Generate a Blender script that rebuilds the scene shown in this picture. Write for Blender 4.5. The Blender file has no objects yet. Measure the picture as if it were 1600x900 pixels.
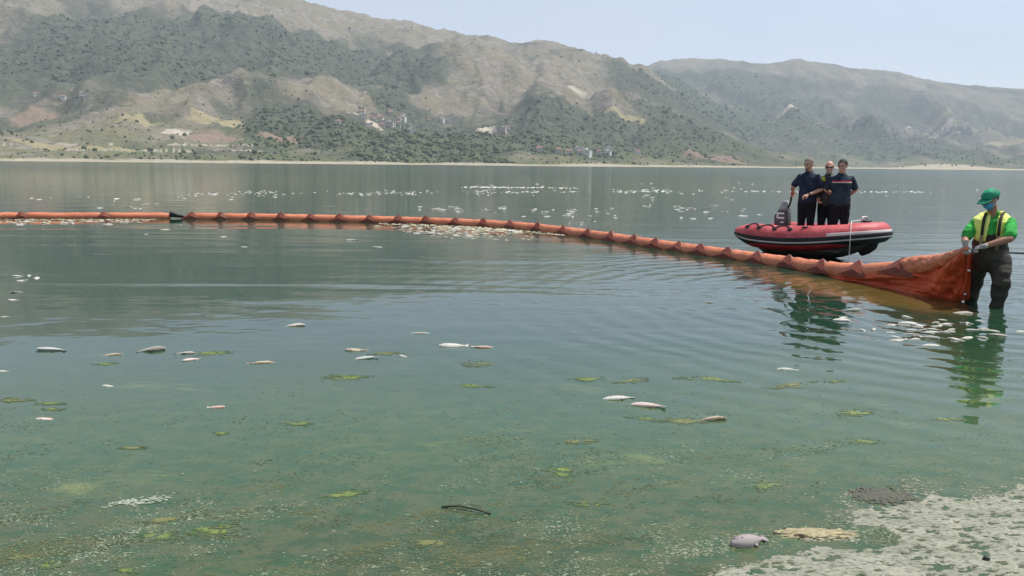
import bpy, bmesh, math, random
import numpy as np
from mathutils import Vector, Matrix, noise as mnoise

random.seed(7)
RNG = np.random.default_rng(7)
SC = bpy.context.scene
COL = SC.collection
R = math.radians

# ------------------------------------------------------------------ camera
cam_data = bpy.data.cameras.new('camera')
cam_data.lens = 30.0
cam_data.sensor_width = 36.0
cam_data.clip_start = 0.05
cam_data.clip_end = 60000
cam = bpy.data.objects.new('camera', cam_data)
COL.objects.link(cam)
cam.matrix_world = (Matrix.Translation((0, 0, 1.8)) @ Matrix.Rotation(R(90 - 8.24), 4, 'X')
                    @ Matrix.Rotation(R(0.57), 4, 'Z'))
SC.camera = cam

# ------------------------------------------------------------------ sky and sun
SUN_EL, SUN_AZ = R(66), R(72)          # azimuth clockwise from +Y (the way the camera looks) towards +X
world = bpy.data.worlds.new('World')
SC.world = world
world.use_nodes = True
wn = world.node_tree.nodes
wl = world.node_tree.links
sky = wn.new('ShaderNodeTexSky')
sky.sky_type = 'NISHITA'
sky.sun_disc = False
sky.sun_elevation = SUN_EL
sky.sun_rotation = SUN_AZ
sky.altitude = 900
sky.air_density = 1.0
sky.dust_density = 1.5
sky.ozone_density = 1.0
bg = wn['Background']
bg.inputs['Strength'].default_value = 0.14
# thin high veil of cloud: the sky's own light, paled in soft streaks
wtc = wn.new('ShaderNodeTexCoord')
wmp = wn.new('ShaderNodeMapping')
wmp.inputs['Scale'].default_value = (2.0, 2.0, 7.0)
wnz = wn.new('ShaderNodeTexNoise')
wnz.inputs['Scale'].default_value = 1.4
wnz.inputs['Detail'].default_value = 6
wmr = wn.new('ShaderNodeMapRange')
wmr.inputs['From Min'].default_value = .35
wmr.inputs['From Max'].default_value = .7
wmr.inputs['To Min'].default_value = .48
wmr.inputs['To Max'].default_value = .9
wbw = wn.new('ShaderNodeRGBToBW')
wml = wn.new('ShaderNodeMix')
wml.data_type = 'RGBA'
wml.blend_type = 'MULTIPLY'
wml.inputs[0].default_value = 1.0
wml.inputs[7].default_value = (1.12, 1.16, 1.30, 1)
wmx = wn.new('ShaderNodeMix')
wmx.data_type = 'RGBA'
wl.new(wtc.outputs['Generated'], wmp.inputs[0])
wl.new(wmp.outputs[0], wnz.inputs['Vector'])
wl.new(wnz.outputs['Fac'], wmr.inputs['Value'])
wl.new(sky.outputs['Color'], wbw.inputs[0])
wl.new(wbw.outputs[0], wml.inputs[6])
wl.new(wmr.outputs[0], wmx.inputs[0])
wl.new(sky.outputs['Color'], wmx.inputs[6])
wl.new(wml.outputs[2], wmx.inputs[7])
wl.new(wmx.outputs[2], bg.inputs['Color'])

sun_data = bpy.data.lights.new('sun', 'SUN')
sun_data.energy = 4.2
sun_data.angle = R(0.5)
sun_data.color = (1.0, 0.955, 0.88)
sun = bpy.data.objects.new('sun', sun_data)
COL.objects.link(sun)
to_sun = Vector((math.sin(SUN_AZ) * math.cos(SUN_EL), math.cos(SUN_AZ) * math.cos(SUN_EL), math.sin(SUN_EL)))
sun.rotation_euler = to_sun.to_track_quat('Z', 'Y').to_euler()
sun.location = to_sun * 50

vs = SC.view_settings
vs.view_transform = 'Standard'
vs.look = 'None'
vs.exposure = 0.52
vs.gamma = 1.0
vs.use_curve_mapping = False
SC.cycles.use_denoising = True
SC.cycles.max_bounces = 6
SC.cycles.volume_bounces = 0
SC.cycles.transparent_max_bounces = 6
SC.cycles.caustics_reflective = False
SC.cycles.caustics_refractive = False


# ------------------------------------------------------------------ helpers
def tag(o, label=None, cat=None, group=None, kind=None):
    if label: o['label'] = label
    if cat: o['category'] = cat
    if group: o['group'] = group
    if kind: o['kind'] = kind
    return o


def srgb(r, g, b):
    f = lambda c: (c / 255 / 12.92) if c / 255 <= 0.04045 else ((c / 255 + 0.055) / 1.055) ** 2.4
    return (f(r), f(g), f(b), 1.0)


class Nodes:
    """thin wrapper to write node graphs briefly"""
    def __init__(self, name):
        self.mat = bpy.data.materials.new(name)
        self.mat.use_nodes = True
        self.t = self.mat.node_tree
        self.bsdf = self.t.nodes['Principled BSDF']
        self.out = self.t.nodes['Material Output']

    def n(self, kind, **kw):
        nd = self.t.nodes.new(kind)
        for k, v in kw.items():
            setattr(nd, k, v)
        return nd

    def link(self, a, b):
        self.t.links.new(a, b)

    def put(self, sock, v):
        if hasattr(v, 'is_output') or isinstance(v, bpy.types.NodeSocket):
            self.link(v, sock)
        else:
            sock.default_value = v

    def coord(self, which='Object'):
        return self.n('ShaderNodeTexCoord').outputs[which]

    def mapping(self, vec, scale=(1, 1, 1), loc=(0, 0, 0), rot=(0, 0, 0)):
        m = self.n('ShaderNodeMapping')
        self.put(m.inputs['Vector'], vec)
        m.inputs['Scale'].default_value = scale
        m.inputs['Location'].default_value = loc
        m.inputs['Rotation'].default_value = rot
        return m.outputs[0]

    def noise(self, vec, scale=1.0, detail=4.0, rough=0.55, dist=0.0):
        m = self.n('ShaderNodeTexNoise')
        self.put(m.inputs['Vector'], vec)
        m.inputs['Scale'].default_value = scale
        m.inputs['Detail'].default_value = detail
        m.inputs['Roughness'].default_value = rough
        m.inputs['Distortion'].default_value = dist
        return m.outputs['Fac']

    def math(self, op, a, b=0.0, c=0.0, clamp=False):
        m = self.n('ShaderNodeMath', operation=op, use_clamp=clamp)
        self.put(m.inputs[0], a)
        self.put(m.inputs[1], b)
        self.put(m.inputs[2], c)
        return m.outputs[0]

    def ramp(self, v, a, b, lo=0.0, hi=1.0, smooth=True):
        m = self.n('ShaderNodeMapRange', interpolation_type='SMOOTHSTEP' if smooth else 'LINEAR')
        self.put(m.inputs['Value'], v)
        m.inputs['From Min'].default_value = a
        m.inputs['From Max'].default_value = b
        m.inputs['To Min'].default_value = lo
        m.inputs['To Max'].default_value = hi
        return m.outputs[0]

    def mix(self, fac, a, b, mode='MIX'):
        m = self.n('ShaderNodeMix', data_type='RGBA', blend_type=mode)
        self.put(m.inputs[0], fac)
        self.put(m.inputs[6], a)
        self.put(m.inputs[7], b)
        return m.outputs[2]

    def bump(self, height, dist=0.01, strength=1.0, normal=None):
        m = self.n('ShaderNodeBump')
        m.inputs['Strength'].default_value = strength
        m.inputs['Distance'].default_value = dist
        self.put(m.inputs['Height'], height)
        if normal is not None:
            self.put(m.inputs['Normal'], normal)
        return m.outputs[0]

    def set(self, **kw):
        for k, v in kw.items():
            self.put(self.bsdf.inputs[k.replace('_', ' ')], v)
        return self.mat


def cloth_mat(name, col, var=0.25, scale=6.0, rough=0.85, bump=0.004, col2=None, spec=0.3):
    """a procedural surface: base colour broken up by noise, fine relief"""
    g = Nodes(name)
    co = g.coord()
    nz = g.noise(co, scale, 5, 0.6)
    dark = tuple(c * (1 - var) for c in col[:3]) + (1,)
    light = col2 or tuple(min(1, c * (1 + var)) for c in col[:3]) + (1,)
    c = g.mix(g.ramp(nz, 0.3, 0.7), dark, light)
    b = g.bump(g.noise(co, scale * 6, 3, 0.6), bump)
    return g.set(Base_Color=c, Roughness=rough, Normal=b, Specular_IOR_Level=spec)


def mesh_from(name, verts, faces, mat=None, parent=None, smooth=False, loc=None):
    me = bpy.data.meshes.new(name)
    me.from_pydata([tuple(v) for v in verts], [], [tuple(f) for f in faces])
    me.update()
    if smooth:
        me.polygons.foreach_set('use_smooth', [True] * len(me.polygons))
    o = bpy.data.objects.new(name, me)
    COL.objects.link(o)
    if mat:
        me.materials.append(mat)
    if parent:
        o.parent = parent
    if loc is not None:
        o.location = loc
    return o


def fast_mesh(name, V, Fq, mat, k, smooth=False):
    """numpy arrays to a mesh of k-gons"""
    me = bpy.data.meshes.new(name)
    V = np.ascontiguousarray(V, np.float32)
    Fq = np.ascontiguousarray(Fq, np.int32)
    me.vertices.add(len(V))
    me.vertices.foreach_set('co', V.ravel())
    me.loops.add(Fq.size)
    me.loops.foreach_set('vertex_index', Fq.ravel())
    me.polygons.add(len(Fq))
    me.polygons.foreach_set('loop_start', np.arange(0, Fq.size, k, dtype=np.int32))
    me.update(calc_edges=True)
    me.validate()
    if smooth:
        me.polygons.foreach_set('use_smooth', np.ones(len(me.polygons), bool))
    if mat:
        me.materials.append(mat)
    o = bpy.data.objects.new(name, me)
    COL.objects.link(o)
    return o


def empty(name, loc=(0, 0, 0), rz=0.0):
    o = bpy.data.objects.new(name, None)
    o.empty_display_size = 0.2
    o.location = loc
    o.rotation_euler = (0, 0, rz)
    COL.objects.link(o)
    return o


def smooth01(x):
    x = np.clip(x, 0, 1)
    return x * x * (3 - 2 * x)


# TERRAIN-BEGIN
def vnoise(x, y, seed=0):
    """smooth value noise on a lattice, -1..1"""
    xi = np.floor(x).astype(np.int64)
    yi = np.floor(y).astype(np.int64)
    fx, fy = x - xi, y - yi
    fx = fx * fx * fx * (fx * (fx * 6 - 15) + 10)
    fy = fy * fy * fy * (fy * (fy * 6 - 15) + 10)

    def h(a, b):
        n = (a * 374761393 + b * 668265263 + seed * 974711) & 0x7fffffff
        n = ((n ^ (n >> 13)) * 1274126177) & 0x7fffffff
        return ((n ^ (n >> 16)) & 0xffff) / 32767.5 - 1.0
    a = h(xi, yi) * (1 - fx) + h(xi + 1, yi) * fx
    b = h(xi, yi + 1) * (1 - fx) + h(xi + 1, yi + 1) * fx
    return a * (1 - fy) + b * fy


def fbm(x, y, octaves=5, seed=0, gain=0.5):
    s, a, tot = 0.0, 1.0, 0.0
    for k in range(octaves):
        c, sn = math.cos(0.6 * k), math.sin(0.6 * k)
        s = s + a * vnoise(x * c - y * sn, x * sn + y * c, seed + k)
        tot += a
        a *= gain
        x, y = x * 2.03, y * 2.03
    return s / tot


def ridged(x, y, octaves=4, seed=0):
    s, a, tot = 0.0, 1.0, 0.0
    for k in range(octaves):
        s = s + a * (1 - np.abs(vnoise(x, y, seed + k)) * 2)
        tot += a
        a *= 0.5
        x, y = x * 2.1, y * 2.1
    return s / tot


# ridge lines: bearing (x over y) and slope of the sight line to the crest
RIDGE_L = [(-1.3, .27), (-.7906, .2519), (-.5793, .2094), (-.472, .1986), (-.3642, .19), (-.2707, .1811), (-.2347, .1745),
           (-.1842, .1652), (-.1481, .1571), (-.119, .156), (-.0901, .1465), (-.0392, .1399), (-.0028, .1374),
           (.0337, .1336), (.0702, .1268), (.1069, .118), (.1435, .1105), (.1806, .0973), (.2179, .0798),
           (.263, .0586), (.3306, .0339), (.406, .0127), (.5, .0), (1.3, .0)]
RIDGE_R = [(-1.3, .03), (-.0756, .0913), (.0342, .0959), (.1435, .1112), (.158, .1149), (.187, .1209), (.2161, .1219),
           (.2454, .1207), (.2748, .116), (.293, .1169), (.3182, .1214), (.355, .1175), (.3918, .1122), (.4358, .1091),
           (.4731, .0995), (.5102, .0941), (.5836, .0919), (.6573, .0877), (.8051, .0783), (1.3, .06)]
HILLS = [(-470, 2060, 210, 170, 62), (70, 2250, 230, 200, 40), (560, 2350, 260, 220, 30), (-1100, 2100, 330, 180, 45),
         (-30, 2750, 260, 240, 60), (-700, 2650, 260, 300, 70), (1250, 4000, 420, 320, 60), (2000, 4300, 500, 300, 55)]


def ground_z(X, Y):
    u = X / Y
    ul, sl = np.array(RIDGE_L).T
    ur, sr = np.array(RIDGE_R).T
    # left range
    ys = 1010 + 190 * smooth01((u + .5) / .6) + 750 * smooth01((u - .08) / .28) + 45 * fbm(u * 9, u * 0 + 3.1, 4, 31)
    yr = 3700 + 500 * smooth01((u + .5) / .6) + 1100 * smooth01((u - .06) / .26)
    hr = np.interp(u, ul, sl) * yr
    t = (Y - ys) / (yr - ys)
    g = np.interp(t, [-.2, 0, .08, .25, .38, .55, .75, .9, 1.0, 1.3, 2.2, 8],
                  [-.08, 0, .022, .10, .20, .44, .75, .94, 1.0, .9, .4, .1])
    w = np.clip(np.sin(np.pi * np.clip(t, 0, 1)), 0, 1)
    gully = ridged(X / 520 + .25 * fbm(X / 300, Y / 300, 3, 9), Y / 1500, 4, 3)
    gully2 = ridged(X / 170 + .4 * fbm(X / 200, Y / 200, 3, 19), Y / 420, 3, 13)
    zl = hr * g + w * (110 * (gully - .35) * np.clip(hr / 500, 0.1, 1.2) + 30 * (gully2 - .3) * np.clip(hr / 400, .1, 1)
                       + 45 * fbm(X / 420, Y / 420, 5, 5) * np.clip(hr / 300, .1, 1))
    zl = zl - 9 * smooth01((u - .33) / .1)
    # right, farther range
    ys2 = 2750 + 350 * smooth01((u - .2) / .4) + 60 * fbm(u * 11, u * 0 + 8.2, 4, 37)
    yr2 = 6600
    hr2 = np.interp(u, ur, sr) * yr2
    t2 = (Y - ys2) / (yr2 - ys2)
    g2 = np.interp(t2, [-.2, 0, .07, .25, .45, .62, .8, .93, 1.0, 1.2, 2, 8], [-.05, 0, .015, .10, .27, .50, .8, .96, 1.0, .9, .4, .1])
    w2 = np.clip(np.sin(np.pi * np.clip(t2, 0, 1)), 0, 1)
    zr = hr2 * g2 + w2 * (165 * (ridged(X / 760 + .35 * fbm(X / 450, Y / 450, 3, 8), Y / 1700, 5, 23) - .35)
                          + 55 * (ridged(X / 240 + .4 * fbm(X / 260, Y / 260, 3, 29), Y / 560, 4, 25) - .3)
                          + 70 * fbm(X / 600, Y / 600, 5, 15))
    z = np.maximum(zl, zr) + 20 * np.exp(-((zl - zr) / 40) ** 2) * (np.minimum(zl, zr) > 20)
    for hx, hy, rx, ry, hh in HILLS:
        z = z + hh * np.exp(-((X - hx) / rx) ** 2 - ((Y - hy) / ry) ** 2)
    # fine relief everywhere on land, kept small on the crest
    land = smooth01(z / 25)
    z = z + land * (9 * fbm(X / 120, Y / 120, 3, 45) + 7 * fbm(X / 48, Y / 60, 4, 41) + 2.5 * fbm(X / 17, Y / 17, 3, 43))
    # low sandy spit in front of the far shore
    spit = 10.5 * np.exp(-((X - 985) / 95) ** 2 - ((Y - 1960) / 40) ** 2) + 3.2 * np.exp(-((X - 1080) / 330) ** 4 - ((Y - 1970) / 45) ** 2) - 1.2
    z = np.maximum(z, np.where((Y < 2300) & (u > .3), spit, -9))
    return z


# patches of ground cover, in metres on the map: x, y, half width, half depth, amount of scrub (negative: bare)
COVER = [(-879, 2395, 305, 396, 0.9), (-1156, 2324, 209, 447, 0.35), (-502, 2826, 276, 435, 0.75), (-290, 2591, 175,
    227, 0.6), (-647, 3133, 235, 479, 0.55), (-1061, 1948, 88, 131, 0.2), (-734, 2495, 66, 184, -0.9), (-393, 1960,
    81, 106, -0.55), (-147, 2413, 109, 89, -0.6), (-680, 1843, 83, 239, -0.4), (-719, 1706, 77, 191, -0.3), (187,
    2631, 79, 166, -0.6), (-392, 1599, 108, 160, 1.1), (-127, 1686, 164, 493, 1.0), (-329, 2205, 66, 114, 0.5), (78,
    1834, 124, 306, 0.7), (-203, 1508, 136, 62, 0.8), (223, 2043, 138, 304, 0.6), (-717, 1381, 114, 296, -0.3), (-507,
    1452, 65, 105, -0.5), (-644, 1449, 98, 115, 0.15), (828, 3787, 227, 682, 0.8), (1421, 5137, 193, 576, 0.6), (448,
    2361, 106, 319, 0.7), (1658, 3877, 262, 292, 1.2), (1234, 3733, 168, 473, 0.5), (1931, 3737, 252, 261, 1.0),
    (1451, 5718, 386, 600, 0.5), (470, 3258, 147, 207, 0.6), (316, 2421, 64, 62, -0.5), (2501, 5244, 236, 90, -0.2),
    (2616, 4679, 176, 527, -0.5), (2161, 5379, 484, 1147, 0.1), (2163, 5962, 894, 191, -0.5), (2465, 4936, 370, 518,
    0.4), (-85, 2687, 282, 158, -0.5), (-366, 3270, 343, 472, -0.6), (124, 3003, 203, 225, -0.5), (-756, 3220, 169,
    225, -0.8), (-937, 3051, 275, 264, -0.7), (27, 2112, 95, 268, 0.3), (1306, 6245, 281, 242, -0.5)]
# worked fields and tracks: x, y, half width, half depth, kind (0 red earth, 1 pale earth, 2 straw)
FIELDS = [(-968, 1756, 34, 40, 0), (-500, 1445, 41, 40, 0), (-404, 1510, 34, 21, 0), (490, 2113, 71, 40, 0), (-308,
    1838, 39, 9, 1), (-67, 2131, 22, 40, 1), (-570, 1464, 22, 17, 1), (-669, 1218, 46, 12, 2), (-577, 1193, 54, 11,
    2), (-646, 1479, 33, 22, 2), (-534, 1583, 47, 40, 2), (198, 2649, 60, 8, 1), (1362, 4242, 64, 40, 1), (2520, 5129,
    115, 19, 2), (2469, 4409, 132, 40, 2), (275, 2379, 71, 16, 2), (2309, 4987, 187, 40, 1)]
HOUSES = [(-260, 1954), (-281, 1873), (-223, 2142), (-184, 2226), (-263, 1987), (-302, 1882), (-223, 1894), (-232,
    2191), (-268, 2100), (-280, 1845), (-297, 2090), (-319, 1839), (-282, 1893), (-165, 2234), (-216, 2199), (-326,
    1995), (-250, 2090), (-194, 2157), (-265, 1858), (-240, 2133), (-308, 2017), (-306, 1815), (-251, 1897), (-155,
    2250), (-301, 2113), (-333, 1649), (-264, 1882), (-321, 1631), (2288, 4972), (2446, 4993), (2392, 5141), (2455,
    5139), (2282, 5001), (2444, 4966), (1863, 4012), (2431, 5003), (2428, 5204), (2010, 4327), (1885, 4063), (2476,
    5186), (2466, 5111), (2296, 4949), (1912, 4071), (2422, 5173), (2461, 5200), (1980, 4386), (1961, 4116), (2493,
    4889), (1830, 4124), (2243, 5094), (1833, 4013), (2442, 5167), (2529, 4792), (2463, 4921), (2236, 5076), (2402,
    5210), (2311, 4987), (2482, 5105), (2268, 5020), (2461, 4949), (1747, 4046), (2251, 4396), (1818, 4147), (2436,
    5137), (2509, 4866), (2531, 4822), (2472, 5157), (2576, 4796), (2518, 4842), (2484, 5028), (2451, 5240), (2483,
    4911), (2498, 4842), (2605, 4777), (-1021, 1859), (-952, 1841), (-895, 1809), (-859, 1748), (131, 1537), (100,
    1547), (129, 1690), (190, 1741), (152, 1804), (149, 1771), (87, 1672), (50, 1704), (135, 1782), (1065, 3536),
    (1070, 3625), (1282, 3696), (1260, 3708), (1510, 3939), (1331, 3743), (1294, 3713), (1607, 4017), (1418, 3868),
    (1357, 3792), (1420, 3839), (196, 1760), (176, 1777), (256, 1775), (301, 2122), (-45, 2123), (-25, 2066), (-16,
    2126), (-45, 2103), (3052, 5367), (2984, 5402), (3064, 5406), (2966, 5373), (3019, 5383), (2979, 5356), (-323,
    2045), (-348, 1991), (-272, 2126), (-327, 1861), (-324, 2025)]
# TERRAIN-END


# ------------------------------------------------------------------ hills beyond the lake
def cover_amount(X, Y, Z):
    veg = .47 + .38 * fbm(X / 300, Y / 420, 4, 61) + .34 * fbm(X / 80, Y / 110, 4, 67, .6)
    veg = veg - .28 * smooth01((Z - 380) / 260) * (Y < 4800) - .2 * smooth01((Z - 560) / 250) * (Y > 4800)
    wob = 1 + .6 * fbm(X / 150, Y / 190, 4, 71, .6)
    for cx, cy, rx, ry, a in COVER:
        d = np.sqrt(((X - cx) / (rx * 1.15)) ** 2 + ((Y - cy) / (ry * 1.15)) ** 2) * wob
        veg = veg + .9 * a * smooth01(1.35 - d)
    return np.clip(veg, 0, 1)


def build_hills():
    nu, ny = 760, 330
    u = np.concatenate([np.linspace(-1.25, -.68, 60)[:-1], np.linspace(-.68, .72, nu - 110), np.linspace(.72, 1.25, 52)[1:]])
    nu = len(u)
    yy = np.exp(np.linspace(math.log(900), math.log(9500), ny))
    U, Yg = np.meshgrid(u, yy)
    X = U * Yg
    Z = ground_z(X, Yg)
    V = np.stack([X.ravel(), Yg.ravel(), Z.ravel()], 1)
    i = np.arange(ny - 1)[:, None] * nu + np.arange(nu - 1)[None, :]
    i = i.ravel()
    Fq = np.stack([i, i + 1, i + nu + 1, i + nu], 1)
    keep = (Z.ravel()[Fq] > -2.5).any(1)
    Fq = Fq[keep]
    used = np.unique(Fq)
    remap = np.full(len(V), -1)
    remap[used] = np.arange(len(used))
    V, Fq = V[used], remap[Fq]

    g = Nodes('hillside_ground')
    pos = g.n('ShaderNodeNewGeometry').outputs['Position']
    sep = g.n('ShaderNodeSeparateXYZ')
    g.link(pos, sep.inputs[0])
    att = g.n('ShaderNodeAttribute', attribute_name='scrub').outputs['Fac']
    fld = g.n('ShaderNodeAttribute', attribute_name='field').outputs['Color']
    fsep = g.n('ShaderNodeSeparateColor')
    g.link(fld, fsep.inputs[0])
    fine = g.noise(g.mapping(pos, (.045, .045, .045)), 1, 6, .7)
    mid = g.noise(g.mapping(pos, (.011, .011, .011)), 1, 5, .65)
    rock = g.mix(g.ramp(fine, .35, .65), (.155, .132, .106, 1), (.30, .264, .214, 1))
    grass = g.mix(g.ramp(mid, .35, .65), (.12, .115, .070, 1), (.215, .185, .125, 1))
    bare = g.mix(g.ramp(mid, .42, .58), rock, grass)
    scrub = g.mix(g.ramp(fine, .3, .7), (.048, .060, .042, 1), (.115, .116, .074, 1))
    # scrub comes in clumps: break the cover up with fine noise
    sc = g.math('ADD', att, g.math('MULTIPLY', g.math('SUBTRACT', fine, .5), 1.5))
    c = g.mix(g.ramp(sc, .32, .66), bare, scrub)
    tuft = g.noise(g.mapping(pos, (.10, .10, .10)), 1, 5, .8)
    c = g.mix(g.math('MULTIPLY', g.ramp(tuft, .54, .66), g.ramp(att, .0, .5, .25, .75)), c, (.05, .062, .038, 1))
    c = g.mix(g.math('MULTIPLY', g.ramp(tuft, .40, .30), .5), c, (.33, .31, .27, 1))
    # green meadow low on the slope
    low = g.math('MULTIPLY', g.ramp(sep.outputs['Z'], 95, 12), g.ramp(mid, .38, .6))
    c = g.mix(g.math('MULTIPLY', low, .55), c, (.125, .15, .06, 1))
    c = g.mix(g.math('MULTIPLY', fsep.outputs[0], .75), c, (.27, .19, .145, 1))
    c = g.mix(fsep.outputs[1], c, (.48, .42, .34, 1))
    c = g.mix(fsep.outputs[2], c, (.30, .26, .15, 1))
    # bare draw-down beach at the water's edge
    zed = g.math('ADD', sep.outputs['Z'], g.math('MULTIPLY', g.math('SUBTRACT', mid, .5), 13.0))
    beach = g.ramp(zed, 4.6, 1.8)
    c = g.mix(g.math('MULTIPLY', beach, .9), c, (.42, .375, .28, 1))
    mat = g.set(Base_Color=c, Roughness=.95, Specular_IOR_Level=.1,
                Normal=g.bump(g.math('ADD', fine, g.math('MULTIPLY', mid, 2.0)), 10.0, .9))
    o = fast_mesh('hills', V, Fq, mat, 4, smooth=True)
    me = o.data
    X, Y, Z = V[:, 0], V[:, 1], V[:, 2]
    a = me.attributes.new('scrub', 'FLOAT', 'POINT')
    a.data.foreach_set('value', cover_amount(X, Y, Z).astype(np.float32))
    fc = np.zeros((len(V), 4), np.float32)
    fc[:, 3] = 1
    wob = fbm(X / 25, Y / 25, 3, 81) * .35
    for cx, cy, rx, ry, k in FIELDS:
        d = np.maximum(np.abs((X - cx) / rx), np.abs((Y - cy + .15 * (X - cx)) / ry)) + wob
        fc[:, k] = np.maximum(fc[:, k], smooth01((1.15 - d) / .25))
    fc[:, 1] = np.maximum(fc[:, 1], .8 * smooth01((300 - np.abs(X - 1040) + 90 * wob) / 60) * ((Y > 1800) & (Y < 2130) & (Z < 13)))
    # terrace banks and tracks along the contour near the left shore
    tr = ((np.abs(Z - 14 - .012 * (X + 700)) < 1.0) | (np.abs(Z - 22 - .02 * (X + 700)) < .8)) & (X < -330) & (Y < 1400)
    fc[tr & (fbm(X / 60, Y / 60, 2, 83) > -.1), 1] = .8
    b = me.attributes.new('field', 'FLOAT_COLOR', 'POINT')
    b.data.foreach_set('color', fc.ravel())
    tag(o, kind='structure')


build_hills()


def build_scrub():
    """bushes and trees on the slopes, too many and too small to pick apart"""
    n = 230000
    u = RNG.uniform(-.70, .72, n)
    Y = np.exp(RNG.uniform(math.log(1010), math.log(6400), n))
    X = u * Y
    Z = ground_z(X, Y)
    veg = cover_amount(X, Y, Z)
    p = (.025 + .045 * np.clip(veg * 2, 0, 1) + .40 * smooth01((veg - .72) / .25)) * np.clip((3.2 - Y / 2400), .35, 1) * .7
    ok = (Z > 3.5) & (RNG.random(n) < p)
    X, Y, Z, veg = X[ok], Y[ok], Z[ok], veg[ok]
    n = len(X)
    ph = (1 + 5 ** .5) / 2
    ico = np.array([(-1, ph, 0), (1, ph, 0), (-1, -ph, 0), (1, -ph, 0), (0, -1, ph), (0, 1, ph), (0, -1, -ph), (0, 1, -ph),
                    (ph, 0, -1), (ph, 0, 1), (-ph, 0, -1), (-ph, 0, 1)]) / 1.9
    fc = np.array([(0, 11, 5), (0, 5, 1), (0, 1, 7), (0, 7, 10), (0, 10, 11), (1, 5, 9), (5, 11, 4), (11, 10, 2), (10, 7, 6), (7, 1, 8),
                   (3, 9, 4), (3, 4, 2), (3, 2, 6), (3, 6, 8), (3, 8, 9), (4, 9, 5), (2, 4, 11), (6, 2, 10), (8, 6, 7), (9, 8, 1)])
    r = np.clip(RNG.lognormal(.35, .45, n), .7, 4.0) * (1 + .9 * (veg > .85) * RNG.random(n)) * (1 + .35 * (Y > 3000))
    hgt = r * RNG.uniform(.6, 1.1, n)
    V = ico[None] * RNG.uniform(.65, 1.3, (n, 12, 1)) * np.stack([r, r, hgt], 1)[:, None, :]
    V = V + np.stack([X, Y, Z + hgt * .55], 1)[:, None, :]
    Fq = fc[None] + (np.arange(n) * 12)[:, None, None]
    g = Nodes('scrub_leaves')
    pos = g.n('ShaderNodeNewGeometry').outputs['Position']
    a = g.noise(g.mapping(pos, (.03, .03, .03)), 1, 4, .6)
    b = g.noise(g.mapping(pos, (.4, .4, .4)), 1, 2, .6)
    c = g.mix(g.ramp(a, .35, .65), (.048, .070, .038, 1), (.088, .108, .052, 1))
    c = g.mix(g.math('MULTIPLY', b, .45), c, (.13, .145, .075, 1))
    mat = g.set(Base_Color=c, Roughness=.9, Specular_IOR_Level=.1)
    o = fast_mesh('hillside_scrub', V.reshape(-1, 3), Fq.reshape(-1, 3), mat, 3)
    tag(o, 'dark green scrub and small trees dotted over the far hillsides', 'scrub', kind='stuff')


build_scrub()


def box_faces(V, Fq, x0, x1, y0, y1, z0, z1):
    b = len(V)
    V += [(x0, y0, z0), (x1, y0, z0), (x1, y1, z0), (x0, y1, z0), (x0, y0, z1), (x1, y0, z1), (x1, y1, z1), (x0, y1, z1)]
    Fq += [(b, b + 3, b + 2, b + 1), (b + 4, b + 5, b + 6, b + 7), (b, b + 1, b + 5, b + 4), (b + 1, b + 2, b + 6, b + 5),
           (b + 2, b + 3, b + 7, b + 6), (b + 3, b, b + 4, b + 7)]


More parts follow.
